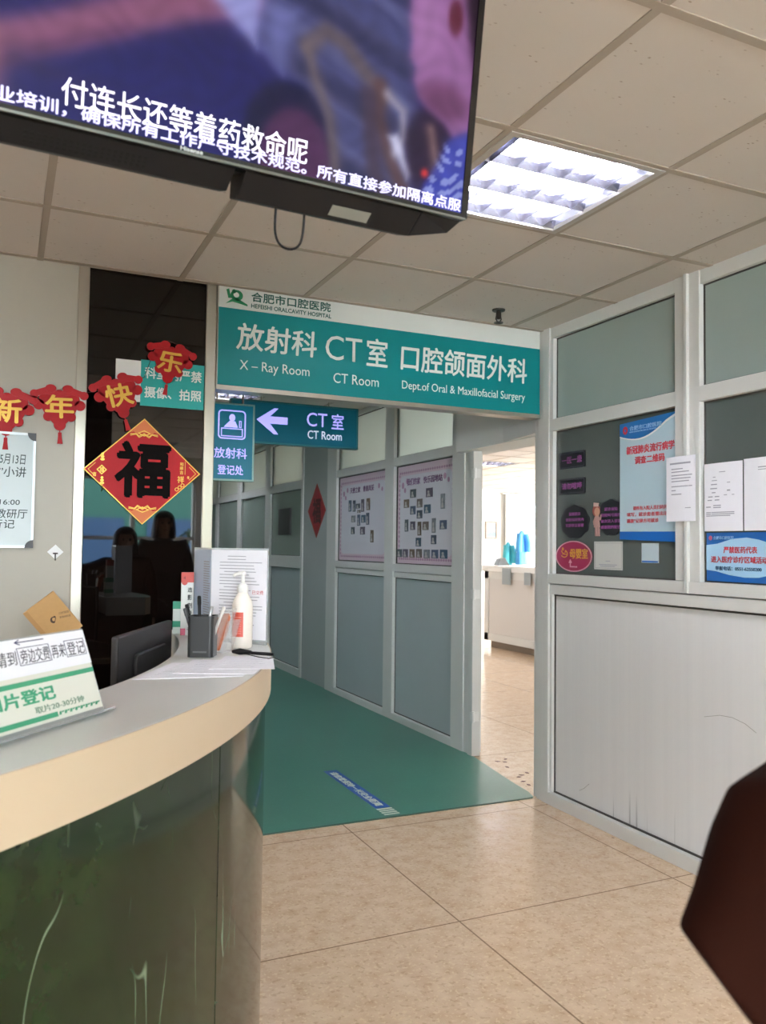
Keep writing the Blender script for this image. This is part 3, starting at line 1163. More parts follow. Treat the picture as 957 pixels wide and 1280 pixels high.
text('brand_lettering', 'Hisense', TV, -.016, .0045, .017, .0105, .0042, mat('silver_print', 'cfcfcf', .3, .5), tv, .02, thick=.0003)
for x0, x1 in ((-.36, -.265), (-.225, -.055)):
    mb = MB()
    n = int((x1 - x0) / .0085)
    for i in range(n):
        for j in range(3):
            a = x0 + (x1 - x0) * (i + .5) / n
            u = .42 + .17 * j
            q = [slope(a - .0024, u - .045, LOWL), slope(a + .0024, u - .045, LOWL), slope(a + .0024, u + .045, LOWL), slope(a - .0024, u + .045, LOWL)]
            q2 = [slope(a - .0024, u - .045, LOWL, .0006), slope(a + .0024, u - .045, LOWL, .0006), slope(a + .0024, u + .045, LOWL, .0006), slope(a - .0024, u + .045, LOWL, .0006)]
            mb.prism(q[::-1], q2[::-1])
    mb.build('speaker_grille', mat('grille_dark', '030303', .8), tv)
mb = MB()
q = [slope(.243, .45, LOWR, .0002), slope(.314, .45, LOWR, .0002), slope(.314, .85, LOWR, .0002), slope(.243, .85, LOWR, .0002)]
q2 = [slope(.243, .45, LOWR, .0008), slope(.314, .45, LOWR, .0008), slope(.314, .85, LOWR, .0008), slope(.243, .85, LOWR, .0008)]
mb.prism(q[::-1], q2[::-1])
mb.build('rating_label', mat('label_grey', '77776f', .5), tv)
# ceiling mount (above the frame) and the cable loop below
mb = MB()
pc = TV.P(0, .36, -.09)
mb.tube([pc + V((0, .02, 0)), pc + V((0, .06, .08)), V((pc.x, pc.y + .06, H))], .022, 14)
mb.box((pc.x - .09, pc.y - .03, H - .012), (pc.x + .09, pc.y + .15, H))
mb.build('ceiling_bracket', BLACK, tv)
mb = MB()
mb.box(TV.P(-.2, .22, -.14), TV.P(.2, .5, -.092))
mb.build('mount_plate', BLACK, tv)
mb = MB()
cp = []
for i in range(25):
    u = i / 24
    a = .185 + .027 * -math.cos(PI * u * 1.0) * (1.12 - .12 * math.cos(2 * PI * u))
    b = -.026 - .064 * math.sin(PI * u) ** .62
    cp.append(TV.P(a, b, -.06 - .01 * u))
mb.tube(cp, .0022, 8)
mb.build('cable_loop', BLACK, tv)

# ------------------------------------------------------------------ things on the dark panel and front wall
PN = Fr((0, FY + .004, 0), (1, 0, 0), (0, 0, 1))
t = thing('photo_rule_sign', 'teal and white no-photography notice on the dark panel', 'notice', (.63, FY, 2.0))
mb = MB()
plate(mb, PN, .545, 2.003, .832, 2.212, .0005, .004)
mb.build('teal_plate', mat('notice_teal', '12a39c', .4), t)
mb = MB()
plate(mb, PN, .436, 2.018, .545, 2.205, .0005, .004)
mb.build('white_plate', WHITE, t)
text('lettering', '科室内严禁', PN, .562, 2.128, .820, 2.182, .0045, LETW, t, .02)
text('lettering', '摄像、拍照', PN, .562, 2.040, .820, 2.092, .0045, LETW, t, .02)

# Fu diamond
FU = Fr((.565, FY - .008, 1.703), (1, 0, 0), (0, 0, 1))
t = thing('fu_diamond', 'large red diamond paper with black fortune character on the dark panel', 'decoration', (.565, FY, 1.703))
R_ = .248
def dia(r):
    return [(0, -r * .965), (r * 1.03, 0), (0, r * .965), (-r * 1.03, 0)]
mb = MB()
poly(mb, FU, dia(R_), 0, .0025)
mb.build('red_sheet', RED, t)
mb = MB()
ring(mb, FU, dia(R_), dia(R_ - .006), .0025, .0035)
for sg in (1, -1):
    # cloud borders at the top and bottom corners
    mb2 = MB()
    poly(mb2, FU, [(0, sg * (R_ - .012)), (.068, sg * .172), (.045, sg * .178), (.030, sg * .166), (.012, sg * .176), (-.012, sg * .176), (-.030, sg * .166), (-.045, sg * .178), (-.068, sg * .172)], .0025, .0033)
    mb2.build('corner_cloud', ORNG, t)
    for k_ in range(3):
        pts = [(-.062 + .031 * i / 3 * 4 / 4 * (124 / 93), sg * (.166 - .009 * k_ + .012 * math.sin(i * 1.6 + k_))) for i in range(4)]
        stroke(mb, FU, [(-.06, sg * (.160 + .004 * k_)), (-.035, sg * (.166 + .002 * k_)), (-.022, sg * (.152 + .004 * k_)), (0, sg * (.166 + .003 * k_)), (.022, sg * (.152 + .004 * k_)), (.035, sg * (.166 + .002 * k_)), (.06, sg * (.160 + .004 * k_))], .0022, .0033, .0038)
    ring(mb, FU, [(0, sg * .172 - .014), (.03, sg * .172), (0, sg * .172 + .014), (-.03, sg * .172)], [(0, sg * .172 - .009), (.021, sg * .172), (0, sg * .172 + .009), (-.021, sg * .172)], .0033, .004)
    # charms hanging near the side corners
    ring(mb, FU, [(sg * -.178, -.022), (sg * -.178 + .022, 0), (sg * -.178, .022), (sg * -.178 - .022, 0)], [(sg * -.178, -.016), (sg * -.178 + .016, 0), (sg * -.178, .016), (sg * -.178 - .016, 0)], .0025, .0036) if sg > 0 else None
    for k_ in range(3):
        poly(mb, FU, ellipse(-.176, .046 + .012 * k_ - (0 if sg > 0 else .105), .010 - .002 * k_, .006, 10), .0025, .0036)
    stroke(mb, FU, [(-.176, -.05), (-.172, -.085), (-.176, -.095)], .003, .0025, .0035)
    stroke(mb, FU, [(.205, .03 * sg), (.235, 0)], .002, .0025, .0035)
    stroke(mb, FU, [(-.205, .03 * sg), (-.235, 0)], .002, .0025, .0035)
for k_ in range(3):
    ring(mb, FU, ellipse(.150 + .013 * k_, -.075 + .01 * k_, .009, .009, 10), ellipse(.150 + .013 * k_, -.075 + .01 * k_, .006, .006, 10), .0025, .0035)
stroke(mb, FU, [(.186, .055), (.186, -.005)], .0016, .0025, .0035)
mb.build('gold_ornament', GOLD, t)
text('gold_lettering', '祥', FU, .152, -.045, .182, -.013, .0025, GOLD, t, .02)
text('gold_lettering', '和', FU, .162, .034, .178, .050, .0025, GOLD, t, .01)
text('gold_lettering', '顺', FU, .162, .015, .178, .031, .0025, GOLD, t, .01)
text('gold_lettering', '吉', FU, .162, -.005, .178, .012, .0025, GOLD, t, .01)
text('gold_lettering', '福', FU, -.188, -.011, -.168, .011, .0036, GOLD, t, .02)
text('gold_lettering', '吉', FU, -.215, -.030, -.200, -.012, .0025, GOLD, t, .02)
text('gold_lettering', '春', FU, .196, -.025, .206, -.012, .0025, GOLD, t, .02)
text('fortune_character', '福', FU, -.125, -.120, .122, .135, .0028, mat('black_brush_ink', '0c0807', .8, 0, .1), t, .034)

# New Year pendants on a string


def pendant(ch, a, b, deg, sc, label):
    f = Fr((0, FY - .015, 0), (1, 0, 0), (0, 0, 1)).rot(a, b, deg)
    t = thing('new_year_pendant', label, 'decoration', f.o, 'red New Year character pendants on a string')
    s = sc
    mb = MB()
    poly(mb, f, [(x * s, y * s) for x, y in [(-.062, .045), (.062, .045), (.080, .010), (.055, -.040), (.018, -.082), (-.018, -.082), (-.055, -.040), (-.080, .010)]], 0, .004)
    for x, y, r in ((-.082, .005, .022), (.082, .005, .022), (0, -.080, .024), (-.045, -.045, .020), (.045, -.045, .020), (-.055, .030, .026), (.055, .030, .026), (0, .040, .030)):
        poly(mb, f, ellipse(x * s, y * s, r * s, r * s, 18), -.0005, .0045)
    mb.build('plaque', RED, t)
    mb = MB()
    for sg in (1, -1):
        poly(mb, f, [(sg * x * s, y * s) for x, y in [(0, .058), (.045, .082), (.10, .062), (.104, .036), (.05, .050), (0, .036)]], -.001, .006)
        poly(mb, f, ellipse(sg * .098 * s, .048 * s, .018 * s, .018 * s, 18), -.001, .008)
        poly(mb, f, ellipse(sg * .034 * s, .074 * s, .022 * s, .017 * s, 18), -.001, .007)
    mb.build('cloud_bar', mat('bright_red_foil', 'b0121c', .4, 0, .3, noise=.1, nscale=90), t)
    mb = MB()
    stroke(mb, f, [(0, -.100 * s), (0, -.150 * s)], .004 * s, .001, .004)
    poly(mb, f, [(x * s, y * s) for x, y in [(-.007, -.112), (.007, -.112), (.007, -.128), (.011, -.160), (-.011, -.160), (-.007, -.128)]], .001, .005)
    mb.build('tassel', RED, t)
    text('gold_character', ch, f, -.058 * s, -.052 * s, .058 * s, .048 * s, .005, GOLD, t, .022)
    return t


pendant('新', -.002, 1.935, 0, 1.05, 'red pendant with gold character, leftmost of the string, above the whiteboard')
pendant('年', .206, 1.968, 2, 1.02, 'red pendant with gold character on the white wall beside the steel post')
pendant('快', .450, 2.040, 16, 1.02, 'tilted red pendant with gold character above the top of the red diamond')
pendant('乐', .672, 2.212, -8, .98, 'topmost red pendant with gold character, over the teal photography notice')
mb = MB()
mb.tube([(-.3, FY - .010, 2.0), (-.12, FY - .010, 1.985), (.10, FY - .010, 2.0), (.31, FY - .010, 2.035), (.36, FY - .010, 2.05), (.56, FY - .010, 2.13), (.60, FY - .010, 2.26), (.66, FY - .010, 2.31), (.74, FY - .010, 2.285)], .0016, 6)
tag(mb.build('garland_string', mat('dark_string', '3a2018', .7)), 'thin dark string carrying the red New Year pendants', 'string')
mb = MB()
random.seed(3)
for i in range(5):
    a, b_ = .64 + .025 * i, 2.305 - .006 * i + random.uniform(-.01, .01)
    poly(mb, PN, [(a, b_), (a + .03, b_ - .015), (a + .028, b_ + .004), (a + .004, b_ + .014)], .001, .0016 + .001 * i)
tag(mb.build('adhesive_tape', mat('glossy_tape', '3c3630', .08, alpha=.5)), 'crumpled clear tape holding the top pendant on the dark panel', 'tape')

# whiteboard
WB = Fr((0, FY - .004, 0), (1, 0, 0), (0, 0, 1))
t = thing('whiteboard', 'white board with marker handwriting on the laminate wall at the left', 'whiteboard', (-.25, FY, 1.355))
mb = MB()
plate(mb, WB, -.62, 1.362, .108, 1.836, 0, .010)
mb.build('writing_surface', mat('whiteboard_enamel', 'b4bebe', .3, noise=.01), t)
mb = MB()
frame_ring(mb, WB, -.63, 1.354, .117, 1.843, .010, -.002, .016)
mb.build('edge_frame', mat('alu_frame', 'bfc3c4', .35, .4), t)
for cx, cy, s1, s2 in ((.117, 1.843, -1, -1), (.117, 1.354, -1, 1), (-.63, 1.843, 1, -1), (-.63, 1.354, 1, 1)):
    mb = MB()
    pts = [(cx, cy), (cx + s1 * .034, cy)] + [(cx + s1 * .034 * math.cos(k_ * PI / 10), cy + s2 * .034 * math.sin(k_ * PI / 10)) for k_ in range(1, 5)] + [(cx, cy + s2 * .034)]
    poly(mb, WB, pts, 0, .019)
    mb.build('corner_cap', DKGREY, t)
MK = mat('marker_ink', '263230', .6)
for s_, x0, y0, x1, y1 in (('5月13日', -.022, 1.707, .076, 1.750), ('病例与”小讲', -.16, 1.653, .080, 1.697), ('下午 13日 16:00', -.20, 1.533, .060, 1.562),
                           ('地点：二楼科教研厅', -.28, 1.478, .090, 1.518), ('请自行记', -.14, 1.435, .042, 1.474), ('放射科通知', -.42, 1.70, -.15, 1.755)):
    text('handwriting', s_, WB, x0, y0, x1, y1, .0102, MK, t, .006, slant=.06, thick=.0004)

# hook and envelope
HK = Fr((.207, FY, 1.338), (1, 0, 0), (0, 0, 1))
t = thing('adhesive_hook', 'small white diamond adhesive hook on the wall above the brown envelope', 'hook', HK.o)
mb = MB()
poly(mb, HK, [(0, -.032), (.033, 0), (0, .032), (-.033, 0)], 0, .003)
mb.build('adhesive_plate', WHITE, t)
mb = MB()
mb.tube([HK.P(-.010, -.006, .004), HK.P(.010, -.006, .004)], .003, 8)
mb.tube([HK.P(0, -.004, .005), HK.P(0, -.028, .006), HK.P(0, -.034, .014), HK.P(0, -.028, .020)], .003, 8)
mb.build('metal_hook', mat('hook_metal', '4a4640', .3, .8), t)
EN = Fr((.207, FY - .034, 1.052), (1, 0, 0), (0, 0, 1)).rot(0, 0, -51)
t = thing('paper_envelope', 'tilted brown kraft paper envelope tucked beside the steel post', 'envelope', EN.o)
mb = MB()
plate(mb, EN, -.098, -.078, .098, .072, -.006, .004)
mb.build('envelope_body', KRAFT, t, .002)
mb = MB()
poly(mb, EN, [(-.098, -.078), (.098, -.078), (.092, -.060), (-.092, -.060)], .0042, .0056)
mb.build('envelope_flap', mat('kraft_fold', 'b58b56', .7), t)
EF = EN.rot(0, 0, 62)
mb = MB()
ring(mb, EF, ellipse(-.002, -.002, .013, .014, 16, .5, 5.3), ellipse(0, 0, .007, .008, 16, .5, 5.3), .004, .005)
poly(mb, EF, ellipse(.004, .010, .005, .004, 10), .004, .005)
mb.build('printed_emblem', mat('dark_print', '4a3626', .6), t)
text('printed_lettering', '口腔医院', EF, .024, .016, .064, .026, .004, MATS['dark_print'], t, .0, thick=.0004)
text('printed_lettering', '影像资料袋', EF, .024, -.002, .068, .008, .004, MATS['dark_print'], t, .0, thick=.0004)

# ------------------------------------------------------------------ reception counter
CC = V((-1.523, 2.898, 0))
CR = 2.307


def arc(r, a0, a1, n, z):
    return [CC + V((r * math.cos(math.radians(a0 + (a1 - a0) * i / n)), r * math.sin(math.radians(a0 + (a1 - a0) * i / n)), z)) for i in range(n + 1)]


AS, AE = -118, .5
ct = thing('reception_counter', 'curved reception counter with cream top and dark green marble front', 'counter', CC + V((1.4, -1.4, 0)))
mb = MB()
outer, inner = [], []
n = 90
for i in range(n + 1):
    a = AS + (AE - AS) * i / n
    ro = CR
    if a > -5.5:                       # rounded outer corner at the end
        ro = CR - .055 * (1 - math.sqrt(max(0, 1 - ((a + 5.5) / 6.0) ** 2)))
    outer.append(CC + V((ro * math.cos(math.radians(a)), ro * math.sin(math.radians(a)), 0)))
    inner.append(CC + V(((CR - .26) * math.cos(math.radians(a)), (CR - .26) * math.sin(math.radians(a)), 0)))
b_ = 0
rows = []
for ringpts, z in ((outer, .985), (outer, 1.08), (inner, 1.08), (inner, .985)):
    rows.append(len(mb.v))
    mb.v += [p + V((0, 0, z)) for p in ringpts]
for k_ in range(4):
    r0, r1 = rows[k_], rows[(k_ + 1) % 4]
    for i in range(n):
        mb.f.append((r0 + i, r0 + i + 1, r1 + i + 1, r1 + i))
        mb.sm.append(False)
mb.f += [tuple(rows[k_] for k_ in reversed(range(4))), tuple(rows[k_] + n for k_ in range(4))]
mb.sm += [False, False]
mb.build('countertop', TOPW, ct, .002, 2)
mb = MB()
rows = []
for k_, z in ((0, .983), (0, 1.0795), (1, 1.0795), (1, .983)):
    rows.append(len(mb.v))
    mb.v += [p + (p - CC).normalized() * (.0025 if k_ == 0 else -.001) + V((0, 0, z)) for p in outer]
for k_ in range(4):
    r0, r1 = rows[k_], rows[(k_ + 1) % 4]
    for i in range(n):
        mb.f.append((r0 + i, r0 + i + 1, r1 + i + 1, r1 + i))
        mb.sm.append(k_ == 0)
mb.f += [tuple(rows[k_] for k_ in reversed(range(4))), tuple(rows[k_] + n for k_ in range(4))]
mb.sm += [False, False]
mb.build('edge_band', CREAM, ct)
SE = [-118, -101, -78.5, -55.5, -32.7, -9.9, .3]
for a0, a1 in zip(SE[:-1], SE[1:]):
    mb = MB()
    g = .06
    nn = 14
    rows = []
    for r, z in ((CR - .012, .09), (CR - .012, .985), (CR - .06, .985), (CR - .06, .09)):
        rows.append(len(mb.v))
        mb.v += arc(r, a0 + g, a1 - g, nn, z)
    for k_ in range(4):
        r0, r1 = rows[k_], rows[(k_ + 1) % 4]
        for i in range(nn):
            mb.f.append((r0 + i, r0 + i + 1, r1 + i + 1, r1 + i))
            mb.sm.append(k_ in (0, 2))
    mb.f += [tuple(rows[k_] for k_ in reversed(range(4))), tuple(rows[k_] + nn for k_ in range(4))]
    mb.sm += [False, False]
    mb.build('marble_panel', MARB, ct)
for nm, r0_, r1_, z0, z1, m_ in (('toe_kick', CR - .03, CR - .10, 0, .09, mat('toe_kick_metal', '5d5446', .35, .4)), ('seam_backing', CR - .028, CR - .055, .09, .984, mat('seam_dark', '0a0d0a', .7)),
                                 ('inner_desk', CR - .061, CR - .70, .72, .75, mat('desk_laminate', '9b8a74', .4)), ('inner_support', CR - .62, CR - .66, 0, .72, mat('desk_laminate', '9b8a74', .4))):
    mb = MB()
    rows = []
    nn = 70
    for r, z in ((r0_, z0), (r0_, z1), (r1_, z1), (r1_, z0)):
        rows.append(len(mb.v))
        mb.v += arc(r, AS + .3, .1, nn, z)
    for k_ in range(4):
        q0, q1 = rows[k_], rows[(k_ + 1) % 4]
        for i in range(nn):
            mb.f.append((q0 + i, q0 + i + 1, q1 + i + 1, q1 + i))
            mb.sm.append(False)
    mb.f += [tuple(rows[k_] for k_ in reversed(range(4))), tuple(rows[k_] + nn for k_ in range(4))]
    mb.sm += [False, False]
    mb.build(nm, m_, ct)

ZT = 1.0802
# acrylic sign stand
BRp = V((.17, 1.535, ZT + .004))
sr = V((.658, .753, 0)).normalized()
sn = V((.753, -.658, 0))
su = V((0, 0, 1)) * math.cos(math.radians(20)) - sn * math.sin(math.radians(20))
ST = Fr(BRp, sr, su)
t = thing('registration_stand', 'slanted tabletop film registration notice with green lettering in an acrylic stand', 'sign stand', BRp)
L0 = -.297
mb = MB()
plate(mb, ST, L0, .006, 0, .146, -.001, .0)
mb.build('printed_sheet', mat('cream_sheet', 'dedcd0', .45), t)
mb = MB()
plate(mb, ST, L0 - .003, 0, .003, .149, -.004, -.0015)
q = [ST.P(L0 - .003, 0, 0), ST.P(.003, 0, 0), ST.P(.003, 0, .022), ST.P(L0 - .003, 0, .022)]
bk = [V((0, 0, -.003))] * 4
mb.prism([p + V((0, 0, -.004)) for p in q], [p + V((0, 0, -.001)) for p in q])
mb.build('acrylic_body', mat('acrylic_grey', 'c2c4c2', .12, alpha=.6), t)
bt = ST.P(L0, .146, -.003)
mb = MB()
lg0 = [ST.P(L0 - .003, .147, -.004), ST.P(.003, .147, -.004)]
ft = [V((p.x, p.y, ZT)) - V((sn.x, sn.y, 0)) * .06 for p in lg0]
mb.add([lg0[0], lg0[1], ft[1], ft[0]] + [p - sn * .003 for p in (lg0[0], lg0[1], ft[1], ft[0])], [(0, 1, 2, 3), (7, 6, 5, 4), (0, 4, 5, 1), (1, 5, 6, 2), (2, 6, 7, 3), (3, 7, 4, 0)])
mb.build('rear_leg', mat('black_sheet', '1a1917', .4), t)
mb = MB()
plate(mb, ST, L0, .086, 0, .146, .0005, .0014)
mb.build('handwritten_slip', PAPER, t)
mb = MB()
plate(mb, ST, L0, .070, 0, .078, .0003, .0009)
plate(mb, ST, L0, .011, -.117, .019, .0003, .0009)
for i in range(16):
    a = -.114 + i * .0068
    poly(mb, ST, [(a, .0125 + .003 * (i % 2)), (a + .005, .0125 + .003 * (i % 2)), (a + .0068, .018), (a + .002, .018)], .0003, .0009)
mb.build('green_stripe', GREEN, t)
mb = MB()
stroke(mb, ST, [(-.172, .1405), (-.106, .1405)], .0016, .0014, .0019)
stroke(mb, ST, [(-.163, .1445), (-.173, .1405), (-.163, .1365)], .0016, .0014, .0019)
for x0, y0, x1, y1 in ((-.172, .103, -.098, .131), (-.058, .103, -.007, .131)):
    stroke(mb, ST, [(x0, y0), (x1, y0), (x1, y1), (x0, y1), (x0, y0)], .001, .0014, .0019)
mb.build('marker_lines', INKB, t)
for s_, x0, x1 in (('请到', -.222, -.178), ('旁边交费', -.169, -.101), ('再来', -.095, -.061), ('登记', -.055, -.010)):
    text('handwriting', s_, ST, x0, .105, x1, .128, .0014, mat('dark_marker_ink', '2a2638', .6), t, .0, slant=.12, thick=.0004)
text('green_lettering', '拍片登记', ST, -.268, .040, -.110, .064, .0003, GREEN, t, .03, thick=.0005)
text('green_lettering', '取片20-30分钟', ST, -.165, .0235, -.045, .0345, .0003, mat('grey_green_print', '6c8a72', .55), t, .005, thick=.0005)

# papers
def sheet(name, label, pts, z0, m_=PAPER, th=.0012, lines=0):
    t = MB()
    t.prism([V((x, y, z0)) for x, y in pts], [V((x, y, z0 + th)) for x, y in pts])
    o = t.build(name, m_)
    tag(o, label, 'paper', 'loose papers on the counter')
    if lines:
        mb = MB()
        p = [V((x, y, z0 + th)) for x, y in pts]
        for i in range(lines):
            u = (i + 1.2) / (lines + 1.6)
            a = p[0].lerp(p[3], u)
            b = p[1].lerp(p[2], u)
            d = (b - a)
            a2, b2 = a + d * .12, a + d * random.uniform(.6, .88)
            wv = (p[3] - p[0]).normalized() * .0014
            mb.prism([a2, b2, b2 + wv, a2 + wv], [q_ + V((0, 0, .0003)) for q_ in (a2, b2, b2 + wv, a2 + wv)])
        mb.build('printed_lines', GREYTX, o)
    return o


sheet('paper_sheet', 'white sheet reaching over the inner edge of the countertop, lowest of the loose papers', [(.264, 1.873), (.500, 1.836), (.60, 2.02), (.392, 2.103)], ZT, lines=9)
sheet('paper_sheet', 'white sheet in the middle of the loose papers in front of the pen cup', [(.36, 1.92), (.530, 1.850), (.63, 2.05), (.450, 2.13)], ZT + .0014, lines=10)
sheet('paper_sheet', 'white sheet with its corner jutting over the counter edge, under the black pen', [(.45, 1.95), (.595, 1.901), (.655, 2.11), (.54, 2.16)], ZT + .0028, lines=7)

# black pen holder cup
t = thing('pen_cup', 'square black mesh pen cup on the cream countertop', 'pen cup', (.492, 2.215, ZT))
PCF = Fr((.492, 2.215, ZT), (.908, -.418, 0), (.418, .908, 0))
def sq(r):
    return rrect(-r, -r, r, r, .010, 4)
mb = MB()
ring(mb, Fr(PCF.o, PCF.r, PCF.u), sq(.034), sq(.031), .004, .105)
poly(mb, PCF, sq(.034), 0, .005)
ring(mb, PCF, sq(.0352), sq(.0305), .101, .107)
mb.build('cup_body', mat('black_mesh', '1b1c1d', .45, noise=.35, nscale=700), t)
PF = Fr(PCF.P(0, -.0342, 0), PCF.r, (0, 0, 1))
mb = MB()
plate(mb, PF, -.018, .012, .018, .016, 0, .0008)
mb.build('raised_logo_bar', mat('grey_mark', '5b5c5e', .4), t)
for (a, b, ta, tb, L_, m_, lab) in ((-.010, .0, -.006, .02, .158, BLACK, 'tall black pen standing in the pen cup'), (-.022, .010, -.028, .01, .135, BLACK, 'short black pen leaning left in the pen cup'),
                                    (.006, .012, .012, .01, .130, mat('silver_pen', 'a9abb0', .3, .7), 'silver pen in the middle of the pen cup'), (.024, -.004, .030, .012, .130, mat('clear_pen', 'c9c3bd', .2), 'pale pen leaning right in the pen cup'),
                                    (-.018, -.012, -.024, -.02, .128, DKGREY, 'grey pen at the left rim of the pen cup')):
    p0 = PCF.P(a * .6, b * .6, .008)
    p1 = PCF.P(a + ta, b + tb, L_)
    p0b = p0.lerp(p1, .02)
    pn = thing('pen', lab, 'pen', p0, 'pens standing in the cup')
    MB().tube([p0, p0.lerp(p1, .06), p0.lerp(p1, .86)], [.0015, .0045, .0045], 10).build('barrel', m_, pn)
    MB().tube([p0.lerp(p1, .84), p0.lerp(p1, .98), p1], [.0055, .0052, .004], 10).build('cap', m_, pn)

# pump bottle
bx, by = .636, 2.352
t = thing('pump_bottle', 'white pump sanitizer bottle with red label on the countertop', 'bottle', (bx, by, ZT))
mb = MB().lathe((bx, by, ZT), [(.026, 0), (.030, .004), (.030, .118), (.029, .128), (.024, .142), (.016, .155), (.013, .160), (.013, .168)], 28)
mb.build('bottle_body', mat('milky_plastic', 'ece4da', .25), t)
mb = MB().lathe((bx, by, ZT), [(.015, .160), (.016, .163), (.016, .180), (.009, .184), (.006, .186), (.005, .208), (.009, .210), (.009, .218), (.004, .221)], 20)
mb.tube([(bx, by, ZT + .214), (bx - .012, by - .004, ZT + .215), (bx - .026, by - .008, ZT + .212), (bx - .030, by - .009, ZT + .206)], [.006, .0055, .0045, .004], 10)
mb.build('pump_head', WHITE, t)
mb = MB()
ang0 = math.atan2(-by, -bx)
NA = 12
z0, z1 = .034, .104
ra = [ang0 - 1.15 + 1.25 * i / NA for i in range(NA + 1)]
rows = []
for r, z in ((.0303, z0), (.0303, z1)):
    rows.append(len(mb.v))
    mb.v += [V((bx + r * math.cos(a), by + r * math.sin(a), ZT + z)) for a in ra]
for i in range(NA):
    mb.f.append((rows[0] + i, rows[0] + i + 1, rows[1] + i + 1, rows[1] + i))
    mb.sm.append(True)
lb = mb.build('red_label', mat('label_red', 'c8503f', .45), t)
mb = MB()
for k_ in range(8):
    z = ZT + .044 + .0065 * k_
    pts = [V((bx + .0306 * math.cos(a), by + .0306 * math.sin(a), z)) for a in ra[2:11]]
    mb.tube(pts, .0006, 5)
mb.build('label_print', mat('label_print_pink', 'e3a596', .5), lb)

# clear card holder with orange cards
t = thing('card_holder', 'clear acrylic card holder beside the white pump bottle', 'card holder', (.575, 2.30, ZT))
CH = Fr((.556, 2.292, ZT), V((.70, -.714, 0)), (0, 0, 1))
mb = MB()
plate(mb, CH, -.03, 0, .03, .003, -.03, .035)
mb.build('holder_base', CLEAR, t)
cs = CH.rot(0, 0, 0)
ca_ = Fr(CH.P(.012, .002, 0), CH.n * -1, V((0, 0, 1)) + CH.r * .28)
mb = MB()
poly(mb, ca_, [(-.032, 0), (.032, 0), (.032, .118), (-.032, .118)], -.012, -.009)
mb.build('holder_back', CLEAR, t)
mb = MB()
poly(mb, ca_, [(-.032, 0), (.032, 0), (.032, .092), (-.032, .092)], .008, .011)
mb.build('holder_front', CLEAR, t)
CD = Fr(V((.551, 2.283, ZT + .004)), V((.80, -.60, 0)), V((.10, .03, 1)))
mb = MB()
poly(mb, CD, [(-.020, 0), (.004, 0), (.022, .050), (.026, .092), (.020, .103), (.006, .102), (-.006, .092), (-.022, .086)], 0, .004)
o = mb.build('orange_card', mat('orange_card', 'b8623a', .5, noise=.1, nscale=80))
tag(o, 'orange-brown cards standing in the clear holder', 'card')
mb = MB()
poly(mb, CD, ellipse(-.022, .088, .010, .009, 14), .001, .005)
mb.build('card_tab', mat('pink_tab', 'cf9c86', .5), o)

# folded document stand at the end of the counter
fold = V((.590, 2.560, ZT))
rb = V((.724, 2.398, ZT))
lb_ = V((.582, 2.775, ZT))
t = thing('document_stand', 'upright folded acrylic stand holding a printed page at the counter end', 'document stand', fold)
hgt = .281
rdir = (rb - fold).normalized()
ldir = (fold - lb_).normalized()
F1 = Fr(fold, rdir, (0, 0, 1))
F2 = Fr(lb_, ldir, (0, 0, 1))
w1 = (rb - fold).length
w2 = (fold - lb_).length
mb = MB()
plate(mb, F1, 0, 0, w1, hgt + .006, -.003, -.0008)
plate(mb, F2, 0, 0, w2, hgt + .006, -.003, -.0008)
mb.build('acrylic_panel', mat('acrylic_panel', 'd8dde0', .1, alpha=.55), t)
mb = MB()
plate(mb, F1, .002, .012, w1 - .004, hgt, -.0006, .0002)
mb.build('printed_page', PAPER, t)
mb = MB()
plate(mb, F2, .004, .004, w2 - .002, hgt, -.0006, .0002)
mb.build('side_page', mat('bluish_page', 'bcc9dd', .6), t)
mb = MB()
random.seed(11)
for i in range(27):
    z = hgt - .020 - i * .0094
    a0 = w1 * (.16 if i % 5 else .24)
    a1 = w1 * random.uniform(.62, .92)
    if i < 2:
        a0, a1 = w1 * .3, w1 * .62
    plate(mb, F1, a0, z, a1, z + .0022, .0002, .0005)
for i in range(24):
    z = hgt - .04 - i * .0075
    plate(mb, F2, w2 * .60, z, w2 * random.uniform(.85, .96), z + .0036, .0002, .0005)
mb.build('printed_lines', GREYTX, t)
text('red_note', '已交费', F1, w1 * .74, .148, w1 * .93, .160, .0003, REDPR, t, 0, thick=.0003)
mb = MB()
plate(mb, F1, -.002, .0, w1 + .002, .008, 0, .012)
mb.build('base_lip', mat('acrylic_grey', 'c2c4c2', .12, alpha=.6), t)

# leaflet box and small green box behind the cup
LB = Fr((.556, 2.735, ZT), (.97, -.24, 0), (0, 0, 1))
t = thing('leaflet_box', 'tall white carton with red top standing behind the pen cup', 'box', LB.o)
mb = MB()
plate(mb, LB, -.022, 0, .018, .172, -.022, 0)
mb.build('carton_body', mat('carton_white', 'dfe0dc', .55), t, .001)
mb = MB()
plate(mb, LB, -.022, .172, .018, .205, -.022, 0)
poly(mb, LB, ellipse(-.011, .172 + .003, .010, .012, 18, PI, 2 * PI), 0, .0008)
mb.build('red_top', mat('carton_red', 'c8483e', .5), t, .001)
mb = MB()
plate(mb, LB, -.022, .0, -.006, .022, 0, .0008)
mb.build('pink_patch', mat('carton_pink', 'd0607a', .5), t)
text('printed_lettering', '造', LB, -.001, .140, .014, .156, .0006, INK, t, .02)
for k_, ch in enumerate('影剂说明书'):
    text('printed_lettering', ch, LB, -.001, .114 - .026 * k_, .014, .132 - .026 * k_, .0006, INK, t, .02)
text('printed_lettering', '4', LB, -.015, .182, -.008, .192, .0010, mat('dark_red_print', '7a1a1a', .5), t, .02)
SBF = Fr((.520, 2.795, ZT), (.97, -.24, 0), (0, 0, 1))
t = thing('small_box', 'small white and green box half hidden behind the white carton', 'box', SBF.o)
